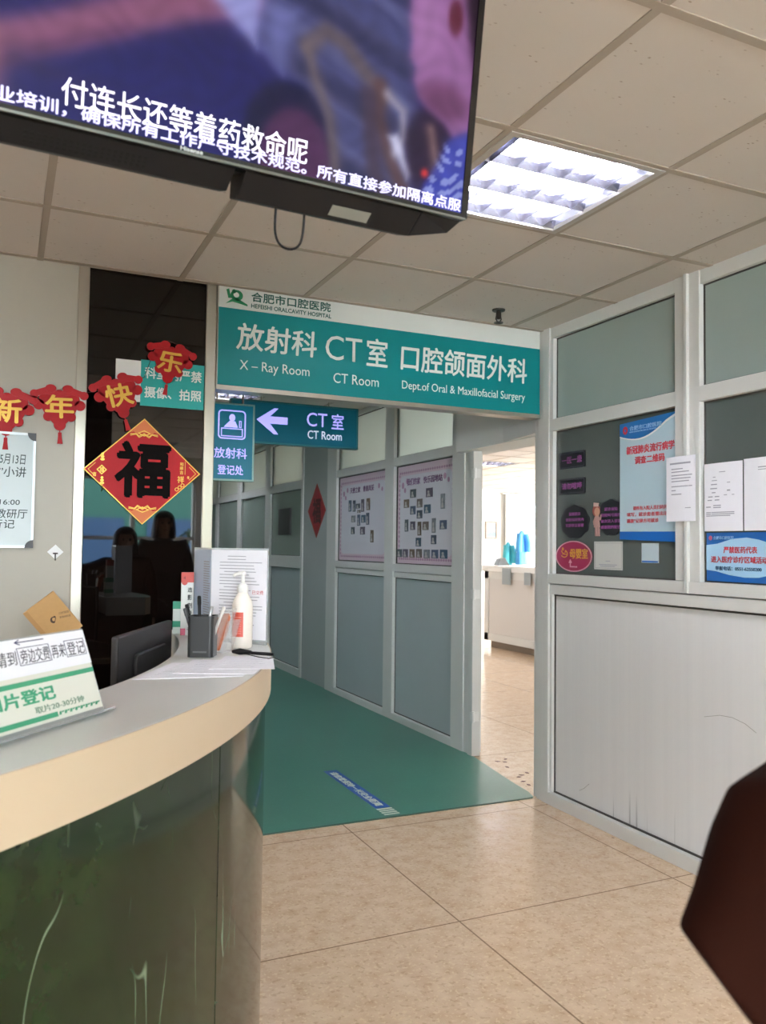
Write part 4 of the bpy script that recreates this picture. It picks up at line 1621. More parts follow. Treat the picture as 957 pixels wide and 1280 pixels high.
mb = MB()
plate(mb, SBF, 0, 0, .045, .105, -.03, 0)
mb.build('box_body', mat('box_pale', 'cfdad4', .55), t, .001)
for z0_, z1_ in ((.082, .1055), (.022, .042)):
    mb = MB()
    plate(mb, SBF, -.0005, z0_, .0455, z1_, -.0305, 0.0005)
    mb.build('green_band', mat('box_green', '2e9a78', .5), t)

# tethered pen on its base lying on the papers
t = thing('desk_pen', 'black corded desk pen lying on the papers by the counter edge', 'pen', (.60, 2.16, ZT + .004))
zz = ZT + .0046
mb = MB()
mb.tube([(.568, 2.195, zz + .006), (.585, 2.180, zz + .007), (.610, 2.160, zz + .006)], [.004, .009, .005], 12)
mb.build('pen_base', BLACK, t)
mb = MB()
mb.tube([(.602, 2.166, zz + .005), (.612, 2.155, zz + .005), (.648, 2.118, zz + .005), (.656, 2.110, zz + .005)], [.002, .0045, .0045, .003], 12)
mb.build('pen_barrel', BLACK, t)
mb = MB()
mb.tube([(.575, 2.19, zz + .003), (.600, 2.15, zz + .002), (.610, 2.10, zz + .002), (.628, 2.06, zz + .002), (.650, 2.08, zz + .002), (.655, 2.11, zz + .004)], .0013, 6)
mb.build('pen_cord', BLACK, t)

# monitor seen from behind
p0, p1 = V((.283, 2.269, 1.13)), V((.516, 2.743, 1.13))
md = (p1 - p0).normalized()
MF = Fr((p0.x, p0.y, .75), md, (0, 0, 1))
t = thing('computer_monitor', 'black computer monitor seen from behind inside the reception counter', 'monitor', MF.P(.26, 0, -.1))
mb = MB()
plate(mb, MF, 0, .075, .505, .382, -.020, 0)
mb.build('rear_shell', mat('monitor_plastic', '2d2b2c', .42, noise=.06, nscale=5), t, .006, 3)
mb = MB()
poly(mb, MF, rrect(.12, .12, .41, .32, .02), .0, .012)
mb.build('rear_bulge', MATS['monitor_plastic'], t, .004)
mb = MB()
plate(mb, MF, .008, .083, .497, .374, -.022, -.0201)
mb.build('display_panel', BLACKG, t)
mb = MB()
plate(mb, MF, .24, .0, .29, .2, .012, .03)
poly(mb, Fr(MF.P(.265, 0, 0), md, V((md.y, -md.x, 0))), ellipse(0, -.02, .11, .075, 28), 0, .010)
mb.build('stand', BLACK, t, .002)

# ------------------------------------------------------------------ floor sticker
t = thing('floor_sticker', 'blue distance sticker with white characters on the green corridor floor', 'floor sticker', (1.86, 4.35, .003))
GS = Fr((1.905, 4.80, .003), (-.004, -.78, 0), (1, -.012, 0))     # a runs towards the viewer, b to the right
GS = Fr((1.862, 4.395, .003), (0, -1, 0), (1, 0, 0))
mb = MB()
plate(mb, GS, -.395, -.043, .385, .043, 0, .0006)
mb.build('blue_film', mat('sticker_blue', '1b56a8', .4), t)
mb = MB()
for k_ in range(4):
    plate(mb, GS, .395 + .030 * k_, -.043, .411 + .030 * k_, .043, 0, .0006)
mb.build('white_stripe', mat('sticker_white', 'cfd8c8', .5), t)
text('lettering', '请自觉保持一米安全距离', GS, -.350, -.024, .350, .024, .0007, mat('sticker_white', 'cfd8c8', .5), t, .03, thick=.0003)

# ------------------------------------------------------------------ corridor wall things
mb = MB()
CD2 = Fr((BX - .006, 7.86, 1.737), (0, -1, 0), (0, 0, 1))
t = thing('red_diamond', 'small red diamond paper on the grey corridor column', 'decoration', CD2.o)
poly(mb, CD2, [(0, -.275), (.262, 0), (0, .275), (-.262, 0)], 0, .003)
mb.build('red_sheet', mat('deep_red_paper', 'a01a26', .45), t)
mb = MB()
ring(mb, CD2, [(0, -.275), (.262, 0), (0, .275), (-.262, 0)], [(0, -.255), (.243, 0), (0, .255), (-.243, 0)], .003, .004)
mb.build('border', mat('dull_red_gold', 'a8402e', .45), t)
text('fortune_character', '福', CD2, -.12, -.13, .12, .13, .003, mat('dark_red_ink', '4a0f14', .5), t, .03)

mb = MB()
NBF = Fr((BX + .012, 0, 0), (0, -1, 0), (0, 0, 1))
plate(mb, NBF, A(9.14), 1.50, A(8.72), 1.80, 0, .02)
t = mb.build('window_notice', mat('dark_notice', '2c2a28', .4), None, .002)
tag(t, 'small dark notice plate on the far corridor window', 'notice')


def board(name, label, y0, y1, z0, z1, head, photos, group):
    f = Fr((BX + .018, y0, z0), (0, -1, 0), (0, 0, 1))
    W_, H_ = y0 - y1, z1 - z0
    t = thing('display_board', label, 'display board', f.P(W_ / 2, 0), group)
    mb = MB()
    plate(mb, f, 0, 0, W_, H_, 0, .004)
    mb.build('pink_backing', mat('board_pink', 'd9c3cf', .35), t)
    mb = MB()
    poly(mb, f, rrect(W_ * .045, H_ * .075, W_ * .955, H_ * .90, .05), .004, .005)
    mb.build('pale_centre', mat('board_pale', 'd8d6de', .35), t)
    mb = MB()
    for i in range(24):
        a = W_ * (.05 + .9 * i / 23)
        for b in (H_ * .045, H_ * .93):
            poly(mb, f, ellipse(a, b, .014, .010, 8), .005, .006)
    for i in range(18):
        b = H_ * (.08 + .82 * i / 17)
        for a in (W_ * .035, W_ * .965):
            poly(mb, f, ellipse(a, b, .010, .013, 8), .005, .006)
    for a, b, r in ((.10, .80, .022), (.14, .75, .018), (.84, .84, .020), (.9, .80, .016), (.18, .84, .02)):
        poly(mb, f, ellipse(W_ * a, H_ * b, r, r * 1.2, 10), .005, .006)
    mb.build('flower_border', mat('board_mauve', 'b58aa8', .4), t)
    for s_, a0, a1 in head:
        text('heading', s_, f, W_ * a0, H_ * .795, W_ * a1, H_ * .865, .005, mat('board_purple', '6d3c72', .4), t, .02)
    pal = ['4b5a74', '6b5a4a', '3e4b5f', '7a7f86', '574f63', '35566e', '70655f', '46525a']
    for i, (a, b, wd, ht) in enumerate(photos):
        mb = MB()
        plate(mb, f, W_ * (a - wd / 2), H_ * (b - ht / 2), W_ * (a + wd / 2), H_ * (b + ht / 2), .005, .007)
        c = pal[(i * 5 + len(photos)) % 8]
        p_ = mb.build('photo', mat('photo_' + c, c, .3, noise=.75, nscale=22), t)
        mb = MB()
        poly(mb, f, ellipse(W_ * (a - wd * .12), H_ * (b + ht * .08), W_ * wd * .16, H_ * ht * .16, 10), .007, .0074)
        poly(mb, f, [(W_ * (a - wd * .35), H_ * (b - ht * .42)), (W_ * (a + wd * .2), H_ * (b - ht * .42)), (W_ * (a + wd * .05), H_ * (b - ht * .08)), (W_ * (a - wd * .25), H_ * (b - ht * .08))], .007, .0073)
        mb.build('photo_figures', mat('photo_pale', 'b9b6b4', .4), p_)
    return t


def crop_photos(lst, x0, x1, tl, tr, bl, br):
    out = []
    for x, y, wd, ht in lst:
        u = (x - x0) / (x1 - x0)
        top, bot = tl + (tr - tl) * u, bl + (br - bl) * u
        out.append((u, (bot - y) / (bot - top), wd / (x1 - x0), ht / (bot - top)))
    return out


ph1 = crop_photos([(147, 370, 22, 80), (180, 370, 20, 80), (210, 370, 32, 35), (246, 365, 22, 90), (287, 355, 25, 85), (218, 408, 25, 22), (175, 462, 32, 48), (217, 470, 22, 80), (252, 460, 32, 55),
                   (284, 460, 22, 85), (172, 545, 28, 50), (247, 545, 35, 55), (317, 585, 22, 88)], 60, 420, 180, 105, 748, 770)
ph2 = crop_photos([(600, 300, 45, 60), (723, 295, 48, 65), (548, 372, 42, 60), (652, 370, 42, 62), (820, 360, 30, 108), (600, 420, 42, 60), (710, 412, 48, 62), (652, 450, 42, 58), (550, 528, 28, 85), (600, 530, 38, 60),
                   (652, 552, 28, 98), (698, 533, 45, 60), (758, 532, 28, 105), (824, 528, 48, 65), (645, 648, 40, 62), (758, 633, 38, 65),
                   (494, 722, 42, 56), (543, 724, 42, 58), (597, 727, 40, 60), (651, 728, 44, 62), (709, 734, 46, 62), (767, 736, 48, 62), (829, 738, 50, 64)], 475, 900, 115, 45, 790, 822)
board('display_board', 'pink photo board in the corridor, farther of the two, fewer photographs', 7.285, 6.215, 1.255, 2.022, (('天使之家', .24, .46), ('青春风采', .52, .74)), ph1, 'pink photo boards on the corridor partition')
board('display_board', 'pink photo board next to the open doorway, with a bottom row of photographs', 6.015, 5.085, 1.252, 2.022, (('我们的家', .18, .42), ('快乐园地站', .48, .80)), ph2, 'pink photo boards on the corridor partition')

# ------------------------------------------------------------------ notices on the right-hand windows
GL = Fr((RX + .0115, 0, 0), (0, -1, 0), (0, 0, 1))
PURP = mat('plaque_purple', '8c4a86', .4)
PLQ = mat('plaque_dark', '17181c', .3)
for (b0, b1, s_, lab) in ((1.808, 1.898, '一医一患', 'small dark plaque, upper of the two rectangles on the grey window'), (1.670, 1.756, '请勿喧哗', 'small dark plaque, lower of the two rectangles on the grey window')):
    t = thing('door_plaque', lab, 'plaque', GL.P(A(3.57), b0), 'small dark plaques on the grey window')
    mb = MB()
    poly(mb, GL, rrect(A(3.682), b0, A(3.460), b1, .010), 0, .004)
    mb.build('plate', PLQ, t)
    mb = MB()
    ring(mb, GL, rrect(A(3.676), b0 + .006, A(3.466), b1 - .006, .008), rrect(A(3.672), b0 + .010, A(3.470), b1 - .010, .006), .004, .005)
    mb.build('border', mat('plaque_edge', '33363c', .3), t)
    text('lettering', s_, GL, A(3.655), b0 + .027, A(3.485), b1 - .024, .0042, PURP, t, .02)
for cx, cz, rx_, rz_, lab, lines in ((3.545, 1.522, .118, .088, 'dark scalloped round plaque on the grey window, beside the frame', ('温馨提示', '请您保持室内', '安静整洁谢谢')),
                                     (3.258, 1.538, .100, .090, 'dark round plaque with a small nurse figure beside the blue poster', ('就诊须知', '请按叫号顺序', '依次进入诊室', '感谢您的配合'))):
    t = thing('round_plaque', lab, 'plaque', GL.P(A(cx), cz - rz_), 'round dark plaques on the grey window')
    mb = MB()
    pts = [(A(cx) + rx_ * (1 + .035 * math.sin(9 * q_)) * math.cos(q_), cz + rz_ * (1 + .035 * math.sin(9 * q_)) * math.sin(q_)) for q_ in [2 * PI * i / 60 for i in range(60)]]
    poly(mb, GL, pts, 0, .004)
    mb.build('plate', PLQ, t)
    n_ = len(lines)
    for i, s_ in enumerate(lines):
        h_ = .018
        z = cz + .042 - i * .030
        wd = .048 if i == 0 else .075
        text('lettering', s_, GL, A(cx) - wd, z - h_ / 2, A(cx) + wd, z + h_ / 2, .0042, PURP, t, .02)
    if cx < 3.4:
        nx, nz = A(3.365), 1.445
        mb = MB()
        for dx in (-.008, .012):
            poly(mb, GL, [(nx + dx - .006, nz), (nx + dx + .010, nz), (nx + dx + .008, nz + .012), (nx + dx + .006, nz + .05), (nx + dx - .006, nz + .05)], .001, .005)
        poly(mb, GL, [(nx - .022, nz + .045), (nx + .026, nz + .045), (nx + .016, nz + .105), (nx - .010, nz + .105)], .001, .006)
        stroke(mb, GL, [(nx + .010, nz + .095), (nx + .028, nz + .085), (nx + .034, nz + .105)], .010, .001, .0065)
        stroke(mb, GL, [(nx - .010, nz + .095), (nx - .022, nz + .075), (nx - .020, nz + .06)], .010, .001, .0065)
        mb.build('nurse_dress', mat('decal_pink', 'b08a84', .5), t)
        mb = MB()
        poly(mb, GL, ellipse(nx - .004, nz + .130, .030, .030, 20), .001, .005)
        mb.build('nurse_hair', mat('decal_red', '8c4a40', .5), t)
        mb = MB()
        poly(mb, GL, ellipse(nx + .004, nz + .124, .021, .022, 20), .005, .0065)
        mb.build('nurse_face', mat('decal_skin', 'b98a72', .5), t)
        mb = MB()
        poly(mb, GL, [(nx - .024, nz + .152), (nx + .012, nz + .150), (nx + .018, nz + .168), (nx - .022, nz + .172)], .005, .007)
        mb.build('nurse_cap', mat('decal_cap', 'c2a79c', .5), t)

t = thing('oval_sign', 'magenta oval mother-and-baby room sign at the bottom of the window', 'sign', GL.P(A(3.552), 1.255))
mb = MB()
poly(mb, GL, ellipse(A(3.555), 1.340, .152, .082, 40), 0, .004)
mb.build('magenta_plate', mat('magenta_plate', 'a02250', .4), t)
mb = MB()
ring(mb, GL, ellipse(A(3.555), 1.340, .152, .082, 40), ellipse(A(3.555), 1.340, .144, .076, 40), .003, .005)
mb.build('pale_rim', mat('rim_pink', 'd8a4b0', .4), t)
YEL = mat('sign_yellow', 'd8a03c', .4)
text('lettering', '母婴室', GL, A(3.585), 1.328, A(3.435), 1.382, .0042, YEL, t, .02)
mb = MB()
hc = A(3.632)
ring(mb, GL, ellipse(hc, 1.352, .030, .020, 20, -2.6, 1.2), ellipse(hc, 1.352, .025, .015, 20, -2.6, 1.2), .004, .0055)
poly(mb, GL, ellipse(hc - .012, 1.378, .008, .009, 12), .004, .0055)
poly(mb, GL, ellipse(hc + .012, 1.366, .006, .007, 12), .004, .0055)
stroke(mb, GL, [(hc - .024, 1.368), (hc - .010, 1.352), (hc + .018, 1.350)], .005, .004, .0055)
mb.build('mother_icon', YEL, t)
mb = MB()
stroke(mb, GL, [(A(3.580), 1.318), (A(3.580), 1.285), (A(3.525), 1.285)], .007, .004, .0055)
stroke(mb, GL, [(A(3.590), 1.306), (A(3.580), 1.320), (A(3.570), 1.306)], .006, .004, .0055)
mb.build('arrow', mat('rim_pink', 'd8a4b0', .4), t)

t = thing('white_notice', 'blank-centred white square notice between the oval sign and the poster', 'notice', GL.P(A(3.28), 1.28))
mb = MB()
plate(mb, GL, A(3.388), 1.277, A(3.176), 1.418, 0, .002)
mb.build('card', mat('grey_white_card', 'c9c9c4', .5), t)
mb = MB()
for z, a0, a1 in ((1.300, 3.35, 3.215), (1.292, 3.34, 3.23), (1.318, 3.30, 3.265)):
    plate(mb, GL, A(a0), z, A(a1), z + .004, .002, .0025)
mb.build('printed_lines', GREYTX, t)
mb = MB()
frame_ring(mb, GL, A(3.382), 1.283, A(3.182), 1.412, .003, .002, .0024)
mb.build('border', mat('pale_border', 'aaaaa6', .5), t)
t = thing('small_notice', 'tiny pale blue square notice under the blue poster', 'notice', GL.P(A(2.99), 1.31))
mb = MB()
plate(mb, GL, A(3.043), 1.318, A(2.932), 1.410, 0, .002)
mb.build('card', mat('pale_card', 'c2d3da', .5), t)
mb = MB()
plate(mb, GL, A(3.040), 1.320, A(2.935), 1.327, .002, .0026)
mb.build('blue_line', BLUE, t)

# poster
PO = Fr((RX - .002, 0, 0), (0, -1, 0), (0, 0, 1))
t = thing('blue_poster', 'hanging pale blue questionnaire poster with blue wave header on the window', 'poster', PO.P(A(2.98), 1.42))
pA, pB = A(3.178), A(2.785)
mb = MB()
N_ = 20
for i in range(N_):
    pass
poly(mb, PO, [(pA, 1.428), (pB - .006, 1.415), (pB, 1.72), (pB, 1.985), (pB - .02, 2.003), (pA, 1.990)], 0, .0022)
mb.build('pale_sheet', mat('poster_pale', 'b4ccd6', .35), t)
mb = MB()
wave = [(pA, 1.990), (pA, 1.930)] + [(pA + (pB - pA) * i / 14, 1.930 - .030 * math.sin(PI * min(1, i / 14 * 1.25)) + .075 * (i / 14) ** 2.2) for i in range(1, 15)] + [(pB - .02, 2.003)]
poly(mb, PO, wave, .0022, .003)
mb.build('blue_header', mat('poster_blue', '1c6aae', .4), t)
mb = MB()
wv = []
for i in range(15):
    u = i / 14
    wv.append((pA + (pB - pA) * u, 1.930 - .030 * math.sin(PI * min(1, u * 1.25)) + .075 * u ** 2.2))
poly(mb, PO, wv + [(a, b - .004 - .02 * (a - pA)) for a, b in wv[::-1]], .0022, .0034)
mb.build('white_wave', WHITE, t)
mb = MB()
poly(mb, PO, [(pA, 1.428), (pB - .006, 1.415), (pB - .006, 1.462), (pA, 1.466)], .0022, .003)
mb.build('blue_footer', BLUE, t)
mb = MB()
ring(mb, PO, ellipse(A(3.138), 1.955, .017, .020, 20), ellipse(A(3.138), 1.955, .006, .007, 20), .003, .004)
mb.build('red_emblem', mat('emblem_red', 'c02a3a', .4), t)
PW = mat('poster_pale_print', '8fb6da', .4)
text('lettering', '合肥市口腔医院', PO, A(3.108), 1.950, A(2.895), 1.972, .003, PW, t, .01)
text('lettering', 'HEFEI STOMATOLOGICAL HOSPITAL', PO, A(3.108), 1.940, A(2.925), 1.946, .003, PW, t, 0)
text('lettering', '新冠肺炎流行病学', PO, A(3.130), 1.835, A(2.815), 1.876, .0024, REDPR, t, .03)
text('lettering', '调查二维码', PO, A(3.073), 1.785, A(2.876), 1.823, .0024, REDPR, t, .03)
for s_, z, a0, a1 in (('请所有入院人员扫码并如实', 1.566, 3.085, 2.815), ('填写，就诊患者需出示“流', 1.536, 3.128, 2.818), ('调表”记录方可就诊', 1.506, 3.128, 2.915)):
    text('lettering', s_, PO, A(a0), z, A(a1), z + .020, .0024, REDPR, t, .015)

# pages
def page(name, label, a0, a1, b0, b1, c, build_lines, group='white pages taped by the second window'):
    f = Fr((RX - c, 0, 0), (0, -1, 0), (0, 0, 1))
    t = thing(name, label, 'paper', f.P(a0, b0), group)
    mb = MB()
    n_ = 10
    # slight curl so it is not dead flat
    for i in range(n_):
        u0, u1 = i / n_, (i + 1) / n_
        k0, k1 = .004 * math.sin(PI * u0), .004 * math.sin(PI * u1)
        A0, A1 = a0 + (a1 - a0) * u0, a0 + (a1 - a0) * u1
        mb.prism([f.P(A0, b0, k0), f.P(A1, b0, k1), f.P(A1, b1, k1), f.P(A0, b1, k0)], [f.P(A0, b0, k0 + .0008), f.P(A1, b0, k1 + .0008), f.P(A1, b1, k1 + .0008), f.P(A0, b1, k0 + .0008)])
    mb.build('sheet', PAPER, t)
    mb = MB()
    for u0, v0, u1, v1 in build_lines:
        uu_ = (u0 + u1) / 2
        kk = .004 * math.sin(PI * uu_) + .001
        segs = max(1, int((u1 - u0) * 8))
        for s_ in range(segs):
            p_, q_ = u0 + (u1 - u0) * s_ / segs, u0 + (u1 - u0) * (s_ + 1) / segs
            kc = .004 * math.sin(PI * (p_ + q_) / 2) + .0009
            plate(mb, f, a0 + (a1 - a0) * p_, b0 + (b1 - b0) * v0, a0 + (a1 - a0) * q_, b0 + (b1 - b0) * v1, kc - .0006, kc + .0005)
    mb.build('printed_lines', GREYTX, t)
    return t


page('taped_page', 'white typed page taped across the frame post beside the blue poster', A(2.835), A(2.663), 1.505, 1.792, .034,
     [(.15, .88, .85, .905), (.2, .80, .6, .815), (.2, .755, .8, .77), (.2, .70, .9, .715), (.2, .655, .85, .67), (.2, .61, .8, .625), (.2, .53, .9, .545), (.2, .47, .35, .485), (.2, .41, .55, .425), (.65, .20, .85, .21)])
page('taped_page', 'white page with a small chart above the blue sign on the second window', A(2.643), A(2.440), 1.460, 1.748, .004,
     [(.42, .86, .58, .87), (.25, .79, .32, .80), (.22, .74, .36, .75), (.2, .68, .36, .695), (.62, .70, .70, .71), (.18, .62, .36, .635), (.22, .56, .32, .575), (.62, .58, .70, .60), (.12, .50, .24, .515), (.3, .50, .42, .515), (.54, .52, .62, .53),
      (.74, .52, .8, .53), (.1, .45, .22, .465), (.3, .45, .42, .465), (.06, .35, .2, .365), (.26, .37, .46, .385), (.26, .34, .46, .355), (.06, .27, .8, .283), (.06, .245, .8, .258), (.06, .22, .7, .233)])
page('taped_page', 'white page with an empty centre at the right end above the blue sign', A(2.434), A(2.225), 1.460, 1.752, .004,
     [(.35, .86, .8, .875), (.35, .83, .6, .84), (.6, .72, .8, .735)])

t = thing('blue_sign', 'blue and pale sign with red lettering at the bottom of the second window', 'sign', GL.P(A(2.44), 1.25))
BS = Fr((RX + .006, 0, 0), (0, -1, 0), (0, 0, 1))
sa, sb = A(2.638), A(2.225)
mb = MB()
plate(mb, BS, sa, 1.250, sb, 1.454, 0, .004)
mb.build('blue_plate', mat('sign_blue', '1f62ac', .35), t)
mb = MB()
top = [(sa, 1.402), (sa + .06, 1.408), (sa + .14, 1.428), (sa + .21, 1.433), (sa + .27, 1.424), (sa + .33, 1.408), (sa + .413, 1.398)]
bot = [(sb, 1.300), (sa + .33, 1.286), (sa + .27, 1.272), (sa + .20, 1.270), (sa + .12, 1.278), (sa + .05, 1.292), (sa, 1.296)]
poly(mb, BS, top[::-1] + bot[::-1], .004, .005)
mb.build('pale_field', mat('sign_pale', 'a8d2ee', .35), t)
mb = MB()
poly(mb, BS, ellipse(sa + .022, 1.432, .009, .010, 16), .004, .005)
mb.build('red_emblem', mat('emblem_pink', 'c8607a', .4), t)
text('lettering', '合肥市口腔医院', BS, sa + .038, 1.425, sa + .145, 1.440, .0042, PW, t, .01)
text('lettering', '严禁医药代表', BS, A(2.545), 1.368, A(2.375), 1.396, .0052, REDPR, t, .02)
text('lettering', '进入医疗诊疗区域活动', BS, A(2.612), 1.328, A(2.325), 1.356, .0052, REDPR, t, .02)
text('lettering', '举报电话：0551-62550200', BS, A(2.590), 1.296, A(2.355), 1.314, .0052, mat('navy_print', '28486e', .5), t, .02)

# ------------------------------------------------------------------ room seen through the doorway
RC = Fr((6.2, 0, 0), (0, -1, 0), (0, 0, 1))
t = thing('far_counter', 'white panelled counter in the room beyond the open doorway', 'counter', (6.5, 9.2, 0))
mb = MB()
mb.box((6.17, 7.4, 1.06), (6.75, 10.06, 1.14))
mb.build('counter_top', WHITE, t, .004)
mb = MB()
plate(mb, RC, A(10.03), .16, A(7.4), 1.06, -.5, -.01)
mb.build('front_panel', mat('counter_panel', 'd0cdc9', .5), t)
mb = MB()
for a0, b0, a1, b1 in ((A(10.03), .10, A(9.93), 1.06), (A(10.03), .10, A(7.4), .20), (A(10.03), .96, A(7.4), 1.06), (A(8.3), .1, A(8.22), 1.06)):
    plate(mb, RC, a0, b0, a1, b1, -.02, .004)
mb.build('frame', ALU, t)
mb = MB()
plate(mb, RC, A(9.98), 0, A(7.4), .16, -.48, -.08)
mb.build('plinth', mat('plinth_brown', '8a7a6c', .5), t)
for a, z, w_, h_, lab in ((9.42, 1.005, .20, .22, 'grey notice card hanging over the far counter edge'), (8.93, .99, .14, .16, 'smaller grey card at the right end of the far counter')):
    mb = MB()
    plate(mb, Fr((6.163, 0, 0), (0, -1, 0), (0, 0, 1)), A(a) - w_ / 2, z - h_ / 2, A(a) + w_ / 2, z + h_ / 2, 0, .006)
    tag(mb.build('counter_card', mat('grey_card', '9aa3a6', .5)), lab, 'notice')
# grey device at the left end
t = thing('desk_device', 'small grey desk device on the left end of the far counter', 'device', (6.45, 9.98, 1.14))
mb = MB()
mb.add([(6.35, 9.93, 1.14), (6.55, 9.93, 1.14), (6.55, 10.05, 1.14), (6.35, 10.05, 1.14), (6.40, 9.94, 1.235), (6.48, 9.94, 1.25), (6.48, 10.04, 1.25), (6.40, 10.04, 1.235)],
       [(0, 3, 2, 1), (4, 5, 6, 7), (0, 1, 5, 4), (1, 2, 6, 5), (2, 3, 7, 6), (3, 0, 4, 7)])
mb.build('device_body', mat('device_grey', '7a7f80', .5), t, .004)
FW = Fr((0, YE, 0), (1, 0, 0), (0, 0, 1))
t = thing('framed_picture', 'small framed seascape on the far wall beyond the doorway', 'picture', FW.P(9.03, 1.57))
mb = MB()
frame_ring(mb, FW, 8.90, 1.57, 9.18, 1.93, .035, 0, .025)
mb.build('picture_frame', mat('frame_wood', '8a7a6a', .5), t)
mb = MB()
plate(mb, FW, 8.93, 1.60, 9.15, 1.90, 0, .010)
mb.build('canvas', mat('canvas_pale', 'c8d4dc', .5), t)
mb = MB()
poly(mb, FW, [(8.94, 1.62), (9.14, 1.62), (9.14, 1.70), (9.09, 1.75), (9.06, 1.70), (9.02, 1.73), (8.97, 1.68), (8.94, 1.69)], .010, .012)
mb.build('painted_sea', mat('canvas_blue', '7f9ab4', .5), t)
# curtain: white folds
mb = MB()
ptsA = []
nn = 40
for i in range(nn + 1):
    x = 9.32 + .50 * i / nn
    ptsA.append((x, YE - .10 - .035 * math.sin(i * 1.25)))
for (x0, y0), (x1, y1) in zip(ptsA[:-1], ptsA[1:]):
    mb.add([(x0, y0, .4), (x1, y1, .4), (x1, y1, 2.50), (x0, y0, 2.50), (x0, y0 + .004, .4), (x1, y1 + .004, .4), (x1, y1 + .004, 2.50), (x0, y0 + .004, 2.50)], [(0, 1, 2, 3), (7, 6, 5, 4)], True)
t = thing('white_curtain', 'white gathered curtain on the far wall beyond the doorway', 'curtain', (9.57, YE - .1, .4))
mb.build('curtain_cloth', mat('curtain_white', 'f2f4f4', .7), t)
mb = MB().tube([(9.25, YE - .10, 2.51), (9.9, YE - .10, 2.51)], .012, 10)
mb.tube([(9.27, YE - .10, 2.51), (9.27, YE, 2.51)], .008, 8).tube([(9.88, YE - .10, 2.51), (9.88, YE, 2.51)], .008, 8)
mb.build('curtain_rod', STEEL, t)


# coats on a stand
csx, csy = 8.68, 12.9
t = thing('coat_stand', 'slim white coat stand behind the far counter', 'coat stand', (csx, csy, 0))
mb = MB().tube([(csx, csy, .02), (csx, csy, 1.78)], .016, 12)
mb.build('pole', WHITE, t)
for q_ in range(4):
    a = q_ * PI / 2 + .4
    mb = MB().tube([(csx, csy, .06), (csx + .25 * math.cos(a), csy + .25 * math.sin(a), .012)], .012, 8)
    mb.build('foot', WHITE, t)
    mb = MB().tube([(csx, csy, 1.66), (csx + .09 * math.cos(a), csy + .09 * math.sin(a), 1.69), (csx + .11 * math.cos(a), csy + .11 * math.sin(a), 1.74)], .008, 8)
    mb.build('peg', WHITE, t)


def gown(x, y, z1, wd, ln, m_, label):
    t = thing('hanging_gown', label, 'gown', (x, y, z1 - ln), 'gowns on the coat stand')
    mb = MB()
    n_ = 24
    lv = [(0, .10), (.04, .22), (.12, .38), (.3, .44), (.6, .5), (1.0, .58)]
    rows = []
    for u, hw in lv:
        rows.append(len(mb.v))
        for k_ in range(n_):
            a = 2 * PI * k_ / n_
            rr_ = 1 + .18 * math.sin(5 * a) * u + .08 * math.sin(3 * a + 1)
            mb.v.append(V((x + wd * hw * math.cos(a) * rr_, y + wd * .32 * hw * math.sin(a) * rr_ * 1.4, z1 - ln * u)))
    for i in range(len(lv) - 1):
        for k_ in range(n_):
            mb.f.append((rows[i] + k_, rows[i + 1] + k_, rows[i + 1] + (k_ + 1) % n_, rows[i] + (k_ + 1) % n_))
            mb.sm.append(True)
    mb.f.append(tuple(rows[0] + k_ for k_ in range(n_)))
    mb.sm.append(False)
    mb.build('gown_cloth', m_, t)
    mb = MB()
    for sg in (1, -1):
        mb.tube([(x + sg * wd * .34, y - .03, z1 - ln * .10), (x + sg * wd * .50, y - .06, z1 - ln * .35), (x + sg * wd * .52, y - .05, z1 - ln * .62)], [.05, .055, .06], 10)
    mb.build('sleeve', m_, t)


GB = mat('gown_blue', '4f9fe0', .6, noise=.25, nscale=9)
GW_ = mat('gown_white', 'e8eef2', .7)
GC = mat('gown_cyan', '49b4c8', .6, noise=.25, nscale=9)
gown(csx + .01, csy - .12, 1.71, .20, .62, GB, 'bright blue gown hanging at the front of the coat stand')
gown(csx + .19, csy + .04, 1.62, .21, .75, GW_, 'white coat hanging right of the blue gown')
gown(csx - .17, csy + .06, 1.50, .17, .62, GC, 'cyan gown hanging left of the blue gown')

# ------------------------------------------------------------------ people
def skinned(name, nodes, edges, m_, parent, xf, sub=2):
    me = D.meshes.new(name)
    ks = list(nodes)
    base = world_base(parent)
    me.from_pydata([xf(nodes[k_][0]) - base for k_ in ks], [(ks.index(a), ks.index(b)) for a, b in edges], [])
    o = D.objects.new(name, me)
    COL.objects.link(o)
    if parent:
        o.parent = parent
    me.materials.append(m_)
    sk = o.modifiers.new('skin', 'SKIN')
    sk.use_smooth_shade = True
    me.skin_vertices.new() if not me.skin_vertices else None
    for i, k_ in enumerate(ks):
        r = nodes[k_][1]
        r = r if isinstance(r, tuple) else (r, r)
        me.skin_vertices[0].data[i].radius = r
        me.skin_vertices[0].data[i].use_root = (i == 0)
    sb_ = o.modifiers.new('sub', 'SUBSURF')
    sb_.levels = sb_.render_levels = sub
    return o


